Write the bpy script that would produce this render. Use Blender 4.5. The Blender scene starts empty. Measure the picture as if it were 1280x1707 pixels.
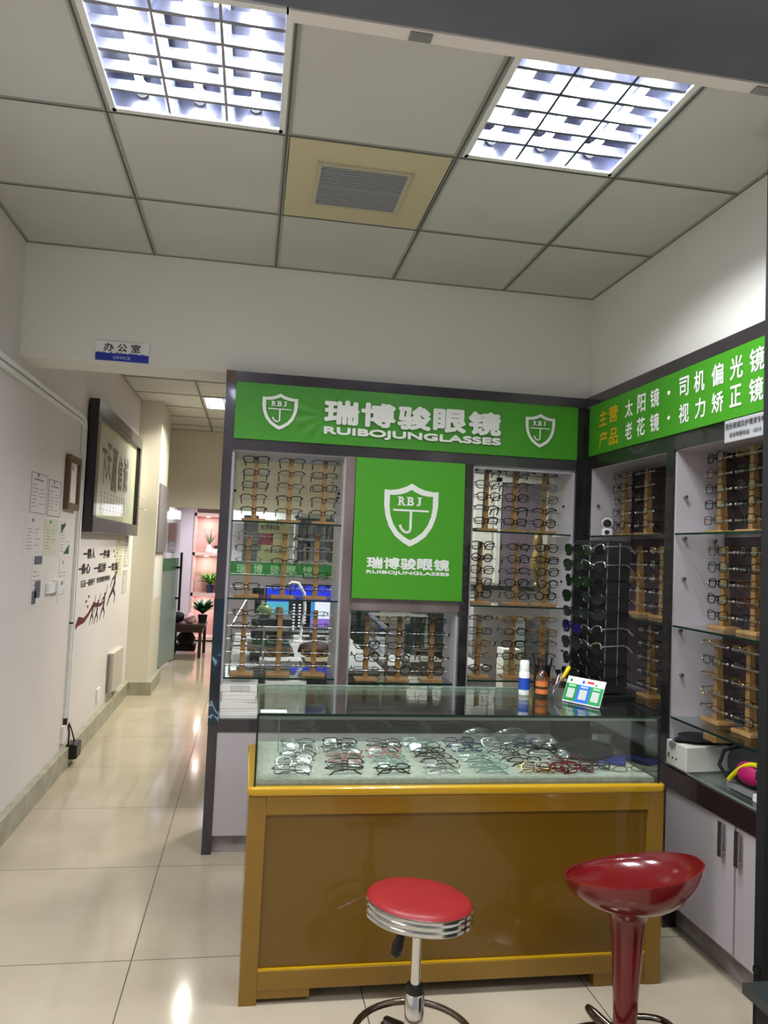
import bpy, bmesh, math, random
from mathutils import Vector, Matrix
random.seed(7)
S = bpy.context.scene
C = S.collection
PI = math.pi

# ------------------------------------------------------------------ camera, world, exposure
FPX, YAW, PIT, ROL = 1285.35, math.radians(9.577), math.radians(2.944), math.radians(2.461)
def cam_matrix():
    cy, sy, cp, sp, cr, sr = math.cos(YAW), math.sin(YAW), math.cos(PIT), math.sin(PIT), math.cos(ROL), math.sin(ROL)
    A = Matrix(((cy, -sy, 0), (sy, cy, 0), (0, 0, 1)))
    B = Matrix(((1, 0, 0), (0, cp, sp), (0, -sp, cp)))
    K = Matrix(((1, 0, 0), (0, 0, -1), (0, 1, 0)))
    D = Matrix(((cr, -sr, 0), (sr, cr, 0), (0, 0, 1)))
    M = D @ K @ B @ A                       # world -> (right, down, forward)
    r, d, f = M[0], M[1], M[2]
    m = Matrix(((r[0], -d[0], -f[0], 0), (r[1], -d[1], -f[1], 0), (r[2], -d[2], -f[2], 0), (0, 0, 0, 1)))
    return m
cd = bpy.data.cameras.new('camera'); cam = bpy.data.objects.new('camera', cd); C.objects.link(cam)
cd.sensor_fit = 'HORIZONTAL'; cd.sensor_width = 36.0; cd.lens = FPX/1280*36
cd.clip_start = 0.02
mm = cam_matrix(); mm.translation = Vector((0, 0, 1.458)); cam.matrix_world = mm
S.camera = cam
S.view_settings.view_transform = 'Standard'; S.view_settings.look = 'None'
S.view_settings.gamma = 1.0; S.view_settings.use_curve_mapping = False
S.view_settings.exposure = 0.06
try:
    S.cycles.transparent_max_bounces = 40
    S.cycles.max_bounces = 10
    S.cycles.sample_clamp_indirect = 6.0
except Exception: pass
W = bpy.data.worlds.new('shopfront_daylight'); S.world = W; W.use_nodes = True
W.node_tree.nodes['Background'].inputs[0].default_value = (0.86, 0.92, 1.0, 1)
W.node_tree.nodes['Background'].inputs[1].default_value = 0.35
TUBE_W = 12.5          # watts of each fluorescent tube of the shop troffers
OFFICE_W = 30.0

# ------------------------------------------------------------------ materials
def srgb(r, g, b):
    f = lambda v: (v/255/12.92) if v/255 <= 0.04045 else ((v/255+0.055)/1.055)**2.4
    return (f(r), f(g), f(b), 1)
MATS = {}
def mat(name, col, rough=0.5, metal=0.0, spec=0.5, coat=0.0, emit=None, estr=0, trans=0, ior=1.45):
    if name in MATS: return MATS[name]
    m = bpy.data.materials.new(name); m.use_nodes = True
    b = m.node_tree.nodes['Principled BSDF']
    b.inputs['Base Color'].default_value = srgb(*col)
    b.inputs['Roughness'].default_value = rough; b.inputs['Metallic'].default_value = metal
    b.inputs['Specular IOR Level'].default_value = spec; b.inputs['Coat Weight'].default_value = coat
    b.inputs['Transmission Weight'].default_value = trans; b.inputs['IOR'].default_value = ior
    if emit: b.inputs['Emission Color'].default_value = srgb(*emit); b.inputs['Emission Strength'].default_value = estr
    MATS[name] = m; return m
def nodes(m): return m.node_tree.nodes, m.node_tree.links, m.node_tree.nodes['Principled BSDF']
def noisy(name, c1, c2, scale=6, rough=0.5, detail=4, stretch=(1, 1, 1), p0=0.35, p1=0.65, bump=0, **k):
    if name in MATS: return MATS[name]
    m = mat(name, c1, rough, **k); N, L, b = nodes(m)
    tc = N.new('ShaderNodeTexCoord'); mp = N.new('ShaderNodeMapping'); mp.inputs['Scale'].default_value = stretch
    n = N.new('ShaderNodeTexNoise'); n.inputs['Scale'].default_value = scale; n.inputs['Detail'].default_value = detail
    r = N.new('ShaderNodeValToRGB'); e = r.color_ramp.elements
    e[0].position = p0; e[1].position = p1; e[0].color = srgb(*c1); e[1].color = srgb(*c2)
    L.new(tc.outputs['Object'], mp.inputs[0]); L.new(mp.outputs[0], n.inputs['Vector'])
    L.new(n.outputs[0], r.inputs[0]); L.new(r.outputs[0], b.inputs['Base Color'])
    if bump:
        bn = N.new('ShaderNodeBump'); bn.inputs['Strength'].default_value = bump; bn.inputs['Distance'].default_value = 0.01
        L.new(n.outputs[0], bn.inputs['Height']); L.new(bn.outputs[0], b.inputs['Normal'])
    return m
def glass(name, tint=(248, 252, 250), fac=0.03, rough=0.02, top=0.75):
    if name in MATS: return MATS[name]
    m = bpy.data.materials.new(name); m.use_nodes = True; N = m.node_tree.nodes; L = m.node_tree.links
    N.clear(); o = N.new('ShaderNodeOutputMaterial'); mx = N.new('ShaderNodeMixShader')
    t = N.new('ShaderNodeBsdfTransparent'); g = N.new('ShaderNodeBsdfGlossy'); lw = N.new('ShaderNodeLayerWeight')
    lw.inputs[0].default_value = 0.25
    mr = N.new('ShaderNodeMapRange'); mr.inputs['To Min'].default_value = fac; mr.inputs['To Max'].default_value = top
    t.inputs[0].default_value = srgb(*tint); g.inputs['Roughness'].default_value = rough
    g.inputs[0].default_value = (1, 1, 1, 1)
    L.new(lw.outputs['Fresnel'], mr.inputs[0]); L.new(mr.outputs[0], mx.inputs[0])
    L.new(t.outputs[0], mx.inputs[1]); L.new(g.outputs[0], mx.inputs[2]); L.new(mx.outputs[0], o.inputs[0])
    MATS[name] = m; return m

M_wall = noisy('painted_wall', (222, 215, 211), (229, 223, 219), 1.2, 0.6, bump=0.03)
M_wallback = noisy('back_wall_paint', (226, 223, 213), (231, 229, 220), 1.2, 0.6, bump=0.03)
M_wallcream = noisy('cream_wall', (216, 210, 190), (224, 218, 200), 1.0, 0.6)
M_ceil = noisy('ceiling_tile', (200, 199, 192), (206, 205, 199), 2.0, 0.75)
M_tbar = mat('ceiling_grid_bar', (172, 172, 167), 0.4, 0.3)
M_tbarline = mat('grid_dark_line', (90, 90, 86), 0.6)  # thin dark line along the middle of each grid bar
M_base = noisy('stone_baseboard', (150, 148, 128), (176, 172, 150), 9, 0.35, bump=0.05)
M_frame = noisy('dark_marble_film', (42, 38, 42), (68, 62, 66), 2.4, 0.18, 6, (1, 1, .5), coat=0.4)
M_frame_d = noisy('deep_dark_film', (26, 26, 26), (44, 42, 40), 3.0, 0.2, 6, coat=0.4)
M_frame_b = noisy('brown_marble_film', (98, 84, 82), (136, 120, 116), 4.0, 0.22, 6, (1, 1, .4), coat=0.3)
M_lam = mat('white_laminate', (188, 184, 188), 0.35)
M_lamdoor = noisy('lilac_white_laminate', (182, 174, 177), (188, 180, 183), 2, 0.3)
M_kick = noisy('grey_kick_board', (126, 118, 116), (158, 150, 148), 12, 0.3, 5, (1, 1, 3))
M_glass = glass('clear_glass')
M_glass2 = glass('counter_glass', (247, 252, 249), 0.018)
M_glassedge = mat('green_glass_edge', (16, 42, 34), 0.15)
M_lens = glass('demo_lens', (250, 251, 251), 0.006, .08, .14)
M_picglass = glass('picture_glass', (250, 251, 250), 0.02, .05, .25)
M_frost = mat('frosted_glass', (150, 168, 158), 0.45)
M_green = noisy('green_banner_vinyl', (60, 140, 26), (68, 150, 32), 1.5, 0.42, 3, bump=0.0)
M_green2 = mat('green_panel', (72, 156, 32), 0.4)
M_white = mat('white_plastic', (235, 235, 232), 0.4)
M_letter = mat('white_lettering', (238, 240, 232), 0.5)
M_gold = mat('gold_lettering', (214, 170, 20), 0.5)
M_black = mat('black_plastic', (16, 16, 17), 0.35)
M_blackm = mat('black_matte', (20, 20, 22), 0.85)
M_chrome = mat('chrome', (215, 215, 215), 0.12, 1.0)
M_steel = mat('brushed_steel', (170, 168, 165), 0.35, 1.0)
M_wood = noisy('pine_wood', (142, 108, 64), (164, 128, 80), 5, 0.45, 5, (6, 6, .6))
M_ochre = noisy('ochre_lacquer', (132, 96, 16), (138, 102, 20), 1.2, 0.25, 3, coat=0.5)
M_ochre2 = mat('ochre_panel', (108, 78, 10), 0.28, coat=0.4)
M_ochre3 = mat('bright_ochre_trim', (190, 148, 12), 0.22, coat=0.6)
M_red = mat('red_gloss_plastic', (104, 14, 18), 0.2, coat=0.5)
M_redv = noisy('red_vinyl', (142, 28, 32), (150, 34, 38), 3, 0.4)
M_paper = mat('white_paper', (236, 234, 228), 0.7)
M_ink = mat('black_ink', (20, 18, 20), 0.6)
M_grey = mat('grey_metal', (130, 128, 126), 0.4)
M_darkwood = mat('dark_brown_wood', (56, 34, 28), 0.3)
M_leaf = noisy('green_leaf', (40, 120, 30), (110, 170, 50), 20, 0.5)
M_leafd = noisy('dark_leaf', (12, 70, 40), (34, 110, 60), 20, 0.5)
M_pink = noisy('pink_niche_wood', (214, 178, 172), (224, 190, 184), 3, 0.5, 4, (1, 1, 8))
M_plum = mat('dark_plum_back_panel', (58, 44, 46), 0.25)
M_louver = mat('mirror_louver', (150, 152, 164), 0.25, 1.0)

def grouted_floor():
    m = noisy('polished_floor_tile', (178, 166, 144), (190, 178, 156), 2.2, 0.09, 8, spec=0.45)
    N, L, b = nodes(m)
    tc = N.new('ShaderNodeTexCoord'); sx = N.new('ShaderNodeSeparateXYZ'); L.new(tc.outputs['Object'], sx.inputs[0])
    outs = []
    for k, (off, size) in enumerate(((-0.341, 0.773), (2.860, 0.8))):
        a = N.new('ShaderNodeMath'); a.operation = 'SUBTRACT'; L.new(sx.outputs[k], a.inputs[0]); a.inputs[1].default_value = off
        d = N.new('ShaderNodeMath'); d.operation = 'DIVIDE'; L.new(a.outputs[0], d.inputs[0]); d.inputs[1].default_value = size
        f = N.new('ShaderNodeMath'); f.operation = 'PINGPONG'; L.new(d.outputs[0], f.inputs[0]); f.inputs[1].default_value = 0.5
        c = N.new('ShaderNodeMath'); c.operation = 'LESS_THAN'; L.new(f.outputs[0], c.inputs[0]); c.inputs[1].default_value = 0.0026
        outs.append(c)
    mx = N.new('ShaderNodeMath'); mx.operation = 'MAXIMUM'; L.new(outs[0].outputs[0], mx.inputs[0]); L.new(outs[1].outputs[0], mx.inputs[1])
    col = N.new('ShaderNodeMix'); col.data_type = 'RGBA'
    src = b.inputs['Base Color'].links[0].from_socket
    L.new(mx.outputs[0], col.inputs[0]); L.new(src, col.inputs[6]); col.inputs[7].default_value = srgb(84, 76, 66)
    L.new(col.outputs[2], b.inputs['Base Color'])
    ro = N.new('ShaderNodeMath'); ro.operation = 'MULTIPLY_ADD'; L.new(mx.outputs[0], ro.inputs[0]); ro.inputs[1].default_value = 0.5; ro.inputs[2].default_value = 0.10
    L.new(ro.outputs[0], b.inputs['Roughness'])
    return m
M_floor = grouted_floor()
def marbled():
    m = mat('blue_marbled_film', (14, 24, 34), 0.2, coat=0.5); N, L, b = nodes(m)
    tc = N.new('ShaderNodeTexCoord'); n = N.new('ShaderNodeTexNoise'); n.inputs['Scale'].default_value = 4.5; n.inputs['Detail'].default_value = 2
    n.inputs['Distortion'].default_value = 2.2
    r = N.new('ShaderNodeValToRGB'); e = r.color_ramp.elements
    e[0].position = .3; e[0].color = srgb(10, 16, 24); e[1].position = .56; e[1].color = srgb(24, 44, 60)
    x = e.new(.60); x.color = srgb(150, 185, 205); y = e.new(.635); y.color = srgb(30, 52, 70)
    L.new(tc.outputs['Object'], n.inputs['Vector']); L.new(n.outputs[0], r.inputs[0]); L.new(r.outputs[0], b.inputs['Base Color'])
    return m
M_marbled = marbled()

# ------------------------------------------------------------------ builders
def tag(o, label=None, cat=None, group=None, kind=None):
    if label: o['label'] = label
    if cat: o['category'] = cat
    if group: o['group'] = group
    if kind: o['kind'] = kind
    return o
def thing(name, label, cat, loc=(0, 0, 0), rot=(0, 0, 0), group=None):
    o = bpy.data.objects.new(name, None); C.objects.link(o); o.empty_display_size = 0.05
    o.location = loc; o.rotation_euler = rot if not isinstance(rot, (int, float)) else (0, 0, rot)
    return tag(o, label, cat, group)
def absloc(o):
    v = Vector((0, 0, 0))
    while o: v += o.location; o = o.parent
    return v
class MB:
    def __init__(s): s.v = []; s.f = []; s.m = []; s.mi = 0; s.smooth = []
    def slot(s, i): s.mi = i; return s
    def add(s, vs, fs, sm=False):
        b = len(s.v); s.v += [tuple(p) for p in vs]
        for f in fs: s.f.append([b+i for i in f]); s.m.append(s.mi); s.smooth.append(sm)
        return s
    def box(s, x0, x1, y0, y1, z0, z1, M=None):
        vs = [Vector((x, y, z)) for x in (x0, x1) for y in (y0, y1) for z in (z0, z1)]
        if M: vs = [M @ v for v in vs]
        return s.add(vs, [(0, 1, 3, 2), (4, 6, 7, 5), (0, 4, 5, 1), (2, 3, 7, 6), (0, 2, 6, 4), (1, 5, 7, 3)])
    def rbox(s, x0, x1, y0, y1, z0, z1, r=0.005, M=None):       # box with chamfered vertical and top edges
        r = min(r, (x1-x0)/2.01, (y1-y0)/2.01, (z1-z0)/2.01)
        def ring(z, i):
            return [(x0+i+r, y0+i, z), (x1-i-r, y0+i, z), (x1-i, y0+i+r, z), (x1-i, y1-i-r, z), (x1-i-r, y1-i, z), (x0+i+r, y1-i, z), (x0+i, y1-i-r, z), (x0+i, y0+i+r, z)]
        vs = ring(z0, r*.5)+ring(z0+r*.5, 0)+ring(z1-r*.5, 0)+ring(z1, r*.5)
        if M: vs = [M @ Vector(v) for v in vs]
        fs = [tuple(range(7, -1, -1)), tuple(range(24, 32))]
        for k in range(3):
            for i in range(8): j = (i+1) % 8; fs.append((k*8+i, k*8+j, k*8+8+j, k*8+8+i))
        return s.add(vs, fs)
    def tube(s, pts, r, n=8, closed=False, cap=True, M=None):
        pts = [Vector(p) for p in pts]; R = r if isinstance(r, (list, tuple)) else [r]*len(pts)
        N = len(pts); vs = []; up = None
        for i, p in enumerate(pts):
            a = pts[(i-1) % N] if (closed or i > 0) else p; c = pts[(i+1) % N] if (closed or i < N-1) else p
            t = (c-a)
            t = t.normalized() if t.length > 1e-9 else Vector((0, 0, 1))
            if up is None:
                up = Vector((0, 0, 1)) if abs(t.z) < 0.9 else Vector((1, 0, 0))
            u = t.cross(up)
            if u.length < 1e-6: u = t.orthogonal()
            u.normalize(); w = u.cross(t).normalized(); up = w
            for k in range(n):
                an = 2*PI*k/n; vs.append(p+(u*math.cos(an)+w*math.sin(an))*R[i])
        if M: vs = [M @ v for v in vs]
        fs = []
        for i in range(N if closed else N-1):
            for k in range(n):
                k2 = (k+1) % n; j = (i+1) % N
                fs.append((i*n+k, j*n+k, j*n+k2, i*n+k2))
        if cap and not closed: fs += [tuple(range(n)), tuple(range(N*n-1, (N-1)*n-1, -1))]
        return s.add(vs, fs, True)
    def lathe(s, prof, n=32, c=(0, 0, 0), M=None):
        vs = []
        for (r, z) in prof:
            for k in range(n):
                a = 2*PI*k/n; vs.append(Vector((c[0]+r*math.cos(a), c[1]+r*math.sin(a), c[2]+z)))
        if M: vs = [M @ v for v in vs]
        fs = []
        for i in range(len(prof)-1):
            for k in range(n):
                k2 = (k+1) % n; fs.append((i*n+k, i*n+k2, (i+1)*n+k2, (i+1)*n+k))
        if prof[0][0] > 1e-5: fs.append(tuple(range(n-1, -1, -1)))
        if prof[-1][0] > 1e-5: fs.append(tuple(range((len(prof)-1)*n, len(prof)*n)))
        return s.add(vs, fs, True)
    def prism(s, poly, h0, h1, M=None):                          # polygon in XZ, thickness along Y
        n = len(poly)
        vs = [Vector((x, h0, z)) for x, z in poly]+[Vector((x, h1, z)) for x, z in poly]
        if M: vs = [M @ v for v in vs]
        fs = [tuple(range(n)), tuple(range(2*n-1, n-1, -1))]+[(i, i+n, (i+1) % n+n, (i+1) % n) for i in range(n)]
        return s.add(vs, fs)
    def blob(s, c, r, n=14, m=9, wob=0.12, seed=0, M=None):
        rd = random.Random(seed); ph = [rd.uniform(0, 6) for _ in range(6)]; vs = []
        for i in range(m+1):
            t = PI*i/m
            for k in range(n):
                a = 2*PI*k/n
                q = 1+wob*(math.sin(3*a+ph[0]+2*t)+math.sin(5*t+ph[1]+a*2)+.6*math.sin(7*a+ph[2]))
                vs.append(Vector((c[0]+r[0]*q*math.sin(t)*math.cos(a), c[1]+r[1]*q*math.sin(t)*math.sin(a), c[2]+r[2]*(math.cos(t)*(1+.3*wob*math.sin(4*a))))))
        if M: vs = [M @ v for v in vs]
        fs = [(i*n+k, (i+1)*n+k, (i+1)*n+(k+1) % n, i*n+(k+1) % n) for i in range(m) for k in range(n)]
        return s.add(vs, fs, True)
    def mesh(s, name, mats):
        me = bpy.data.meshes.new(name); me.from_pydata(s.v, [], s.f)
        for m in (mats if isinstance(mats, (list, tuple)) else [mats]): me.materials.append(m)
        me.polygons.foreach_set('material_index', s.m); me.polygons.foreach_set('use_smooth', s.smooth)
        bm = bmesh.new(); bm.from_mesh(me); bmesh.ops.remove_doubles(bm, verts=bm.verts, dist=1e-6)
        bmesh.ops.recalc_face_normals(bm, faces=bm.faces)
        for e in bm.edges:
            if len(e.link_faces) == 2 and e.calc_face_angle(0) > 0.7: e.smooth = False
        bm.to_mesh(me); bm.free(); me.update(); return me
    def build(s, name, mats, parent=None, world=False, bevel=0):
        if world and parent:
            a = absloc(parent); s.v = [(x-a.x, y-a.y, z-a.z) for x, y, z in s.v]
        elif parent is None and s.v:                              # origin at base centre
            xs = [p[0] for p in s.v]; ys = [p[1] for p in s.v]; zs = [p[2] for p in s.v]
            a = Vector(((min(xs)+max(xs))/2, (min(ys)+max(ys))/2, min(zs)))
            s.v = [(x-a.x, y-a.y, z-a.z) for x, y, z in s.v]
        o = bpy.data.objects.new(name, s.mesh(name, mats)); C.objects.link(o)
        if parent: o.parent = parent
        elif s.v: o.location = a
        if bevel:
            bv = o.modifiers.new('bevel', 'BEVEL'); bv.width = bevel; bv.segments = 2; bv.limit_method = 'ANGLE'
        return o
def inst(name, me, parent, loc=(0, 0, 0), rot=(0, 0, 0)):
    o = bpy.data.objects.new(name, me); C.objects.link(o); o.parent = parent; o.location = loc; o.rotation_euler = rot; return o
def B(name, m, bx, parent=None, world=True, bevel=0):
    k = MB()
    for b in bx: k.box(*b)
    return k.build(name, m, parent, world, bevel)
def structure(o): o['kind'] = 'structure'; return o

def text_mesh(body, w, h, bold=0.0, depth=0.002, tall=True, spacing=1.0):
    c = bpy.data.curves.new('writing', 'FONT'); c.body = body; c.space_character = spacing
    o = bpy.data.objects.new('tmp', c); C.objects.link(o)
    me = bpy.data.meshes.new_from_object(o); bpy.data.objects.remove(o); bpy.data.curves.remove(c)
    vs = me.vertices
    x0 = min(v.co.x for v in vs); x1 = max(v.co.x for v in vs); y0 = min(v.co.y for v in vs); y1 = max(v.co.y for v in vs)
    for v in vs: v.co = Vector(((v.co.x-x0)/(x1-x0)*w, 0, (v.co.y-y0)/max(1e-6, y1-y0)*h))
    P = [v.co.copy() for v in vs]; F = [tuple(f.vertices) for f in me.polygons]; bpy.data.meshes.remove(me)
    rb = bold*h*1.3; V = []; FF = []; sh = [(0, 0)]
    if rb > 0: sh += [(rb*math.cos(a*PI/4), rb*math.sin(a*PI/4)) for a in range(8)]
    for q, (dx, dz) in enumerate(sh):
        o_ = len(V); V += [(p.x*(1-2*rb/w)+rb+dx, -depth-q*1e-5, p.z*(1-2*rb/h)+rb+dz) for p in P]; FF += [tuple(i+o_ for i in f) for f in F]
    me = bpy.data.meshes.new('writing'); me.from_pydata(V, [], FF); me.update(); return me
def write(name, body, parent, m, x, y, z, w, h, bold=0.0, face='front', depth=0.0015, spacing=1.0):
    """lettering whose lower-left corner (as read) is at world x,y,z"""
    me = text_mesh(body, w, h, bold, depth, spacing=spacing); me.materials.append(m); me.name = name
    o = bpy.data.objects.new(name, me); C.objects.link(o); o.parent = parent
    a = absloc(parent) if parent else Vector((0, 0, 0)); o.location = Vector((x, y, z))-a
    o.rotation_euler = (0, 0, {'front': 0, 'right': -PI/2, 'left': PI/2}[face])
    return o
# face 'front' reads along +X seen from -Y; 'right' is a wall seen from -X side (reads along -Y); 'left' reads along +Y seen from +X

# ================================================================== SETTING
YW = 3.85; XL = -1.13; XR = 1.738; ZC = 2.86
structure(B('floor', M_floor, [(-2.2, 3.6, -2.5, 12.4, -0.06, 0)])).location.z = -0.06
for o in [bpy.data.objects['floor']]:
    # texture coordinates are taken from world-like object space
    a = o.location.copy(); a.z = a.z
    for v in o.data.vertices: v.co += a
    o.location = (0, 0, 0)
def ceiling(name, x0, x1, y0, y1, z, xs, ys, holes):
    k = MB()
    X = sorted(set([x0, x1]+[v for v in xs if x0 < v < x1])); Y = sorted(set([y0, y1]+[v for v in ys if y0 < v < y1]))
    for i in range(len(X)-1):
        for j in range(len(Y)-1):
            cx, cy = (X[i]+X[i+1])/2, (Y[j]+Y[j+1])/2
            if any(a < cx < b and c < cy < d for a, b, c, d in holes): continue
            k.slot(0).box(X[i], X[i+1], Y[j], Y[j+1], z+0.003, z+0.02)
    for x in X:
        k.slot(1).box(x-0.012, x+0.012, y0, y1, z-0.002, z+0.004)
        k.slot(2).box(x-0.0035, x+0.0035, y0, y1, z-0.0035, z-0.001)
    for y in Y:
        k.slot(1).box(x0, x1, y-0.008, y+0.008, z-0.0015, z+0.004)
        k.slot(2).box(x0, x1, y-0.003, y+0.003, z-0.003, z-0.0012)
    return structure(k.build(name, [M_ceil, M_tbar, M_tbarline]))
GX = [-0.542, 0.046, 0.643, 1.236]; GY = [3.225, 2.585, 1.945, 1.3, 0.65, 0.0, -0.65, -1.3, -1.95]
HL = [(-0.53, 0.04, 1.95, 2.58), (0.65, 1.23, 1.95, 2.58), (-0.53, 0.04, 0.0, .65), (0.65, 1.23, 0.0, .65), (0.05, 0.64, 2.59, 3.22)]
ceiling('ceiling', XL, XR, -2.5, YW, ZC, GX, GY, HL)
ceiling('ceiling_office', XL, 3.2, 4.09, 9.5, 2.82, [-0.54, 0.06, 0.66, 1.26, 1.86, 2.46], [4.8, 5.4, 6.0, 6.6, 7.25, 7.9, 8.5, 9.1], [(-0.53, 0.05, 7.26, 7.89), (0.67, 1.25, 5.41, 5.99)])
structure(B('ceiling_back_room', M_ceil, [(-2.2, 3.2, 9.6, 12.3, 2.42, 2.46)]))
structure(B('wall_left', M_wall, [(XL-0.12, XL, -2.5, 12.3, 0, 3.0)]))
structure(B('wall_right', M_wallback, [(XR, XR+0.10, -2.5, YW, 2.312, ZC+0.1), (2.02, 2.12, -2.5, 3.95, 0, 2.35), (XR+.101, 2.019, -2.5, 3.849, 2.314, 2.35)]))
structure(B('wall_back', M_wallback, [(XL, 3.2, YW, 4.09, 2.31, 3.0)]))
structure(B('wall_pillar', M_wallcream, [(XL, -0.92, 7.7, 8.45, 0, 2.83)]))
structure(B('wall_office_end', M_wallcream, [(XL, 3.2, 9.5, 9.6, 1.885, 3.0), (XL, -1.02, 9.5, 9.6, 0, 1.885), (-0.43, -0.40, 9.488, 9.5, 1.885, 2.82)]))
structure(B('wall_office_right', M_wall, [(3.1, 3.2, 4.0, 12.3, 0, 3.0), (2.12, 3.1, 3.95, 4.05, 0, 3.0)]))
structure(B('wall_far', noisy('lilac_wall', (196, 184, 194), (204, 192, 200), 2, .6), [(-2.2, -0.87, 11.9, 12.0, 0, 2.42), (-0.48, 3.2, 11.9, 12.0, 0, 2.42), (-2.2, 3.2, 12.3, 12.4, 0, 2.42)]))
structure(B('baseboard_left', M_base, [(XL, XL+0.042, -2.5, 7.7, 0, 0.125), (XL+.042, -0.88, 7.66, 7.7, 0, 0.125), (-0.92, -0.88, 7.7, 8.46, 0, 0.125)], bevel=0.003))
structure(B('trim_shutter_rail', M_wall, [(0.1, XR, 1.88, 1.92, 2.80, 2.857)]))

# shutter housing under the ceiling, close to the shop front
t = thing('shutter_housing', 'dark grey roller shutter housing hanging across the top right of the ceiling', 'shutter', (0.85, 1.4, 2.6))
B('casing', noisy('dark_grey_sheet', (84, 86, 96), (104, 108, 120), 1.5, 0.5), [(-0.07, XR-.01, 1.1, 1.602, 2.60, 2.83)], t, bevel=.01)
B('lower_rail', M_wall, [(0.02, 1.73, 1.603, 1.642, 2.600, 2.632)], t)
for x in (0.31, 1.15): B('bracket', M_grey, [(x-0.025, x+0.025, 1.608, 1.636, 2.596, 2.60)], t)
t = thing('metal_post', 'thin dark metal post at the right edge in front of the wall shelves', 'post', (1.584, 2.155, 0))
B('upright', M_blackm, [(1.563, 1.605, 2.135, 2.175, 0, 2.856)], t)
B('latch', M_black, [(1.549, 1.563, 2.14, 2.16, .245, .262)], t); B('latch', M_black, [(1.553, 1.563, 2.14, 2.16, .17, .20)], t)

# ================================================================== CEILING LIGHTS
def troffer(name, label, x0, x1, y0, y1, z, watt, ntube=3, nl=5, col=(0.93, 0.96, 1.0)):
    cx, cy = (x0+x1)/2, (y0+y1)/2
    t = thing(name, label, 'ceiling light', (cx, cy, z), group=None)
    B('housing', M_louver, [(x0, x1, y0, y1, z+0.095, z+0.10), (x0, x0+.004, y0, y1, z, z+.1), (x1-.004, x1, y0, y1, z, z+.1), (x0, x1, y0, y0+.004, z, z+.1), (x0, x1, y1-.004, y1, z, z+.1)], t)
    B('frame', M_white, [(x0-.008, x0+.012, y0-.008, y1+.008, z-.004, z+.004), (x1-.012, x1+.008, y0-.008, y1+.008, z-.004, z+.004), (x0, x1, y0-.008, y0+.012, z-.004, z+.004), (x0, x1, y1-.012, y1+.008, z-.004, z+.004)], t)
    w = (x1-x0)/ntube
    for i in range(ntube):
        tx = x0+w*(i+.5)
        k = MB(); k.tube([(tx, y0+.03, z+.062), (tx, y1-.03, z+.062)], 0.013, 12); k.build('tube', mat('fluorescent_tube', (240, 245, 255), .4, emit=(228, 236, 255), estr=26), t, True)
        k = MB(); k.tube([(tx, y1-.055, z+.062), (tx, y1-.012, z+.062)], 0.019, 12); k.build('lamp_holder', M_white, t, True)
        ld = bpy.data.lights.new('tube_light', 'AREA'); ld.shape = 'RECTANGLE'; ld.size = 0.035; ld.size_y = (y1-y0)*.84
        ld.energy = watt; ld.color = col
        lo = bpy.data.objects.new('tube_light', ld); C.objects.link(lo); lo.parent = t; lo.location = (tx-cx, 0, .046)
    # louvers: curved mirror fins along the tubes, straight blades across
    for i in range(1, ntube):
        x = x0+w*i; k = MB()
        k.prism([(x-.004, z), (x+.004, z), (x+.022, z+.05), (x-.022, z+.05)], y0+.004, y1-.004); k.build('louver_fin', M_louver, t, True)
    for j in range(nl):
        y = y0+(y1-y0)*(j+1)/(nl+1)-.012; k = MB()
        for i in range(ntube):
            a, b = x0+w*i+.005, x0+w*(i+1)-.005
            k.add([(a, y-.007, z+.001), (b, y-.007, z+.001), (b, y+.007, z+.001), (a, y+.007, z+.001), (a, y-.002, z+.036), (b, y-.002, z+.036), (b, y+.002, z+.036), (a, y+.002, z+.036)],
                  [(3, 2, 1, 0), (4, 5, 6, 7), (0, 1, 5, 4), (1, 2, 6, 5), (2, 3, 7, 6), (3, 0, 4, 7)])
        k.build('louver_blade', mat('louver_blade_metal', (150, 152, 168), .35, .8), t, True)
    return t
troffer('ceiling_light', 'bright louvred ceiling light with violet glare above the passage, left of two', -0.52, 0.03, 1.97, 2.565, ZC, TUBE_W)
troffer('ceiling_light', 'bright louvred ceiling light on the right, beside the shutter housing', 0.665, 1.215, 1.97, 2.565, ZC, TUBE_W)
troffer('ceiling_light', 'small distant louvred light in the passage ceiling beyond the office sign', -0.52, 0.04, 7.28, 7.87, 2.82, OFFICE_W, col=(1.0, .97, .82))
troffer('ceiling_light', 'louvred office ceiling light hidden behind the glasses display', 0.68, 1.24, 5.43, 5.97, 2.82, OFFICE_W, col=(1.0, .97, .9))
troffer('ceiling_light', 'louvred ceiling light of the back room beyond the glass partition', -0.55, 0.05, 10.75, 11.35, 2.3, 20)
# lights of the shop front behind the photographer
troffer('ceiling_light', 'louvred ceiling light near the shop entrance on the left, behind the viewer', -0.52, 0.03, 0.03, .62, ZC, TUBE_W)
troffer('ceiling_light', 'louvred ceiling light near the shop entrance on the right, behind the viewer', 0.665, 1.215, 0.03, .62, ZC, TUBE_W)

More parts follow.
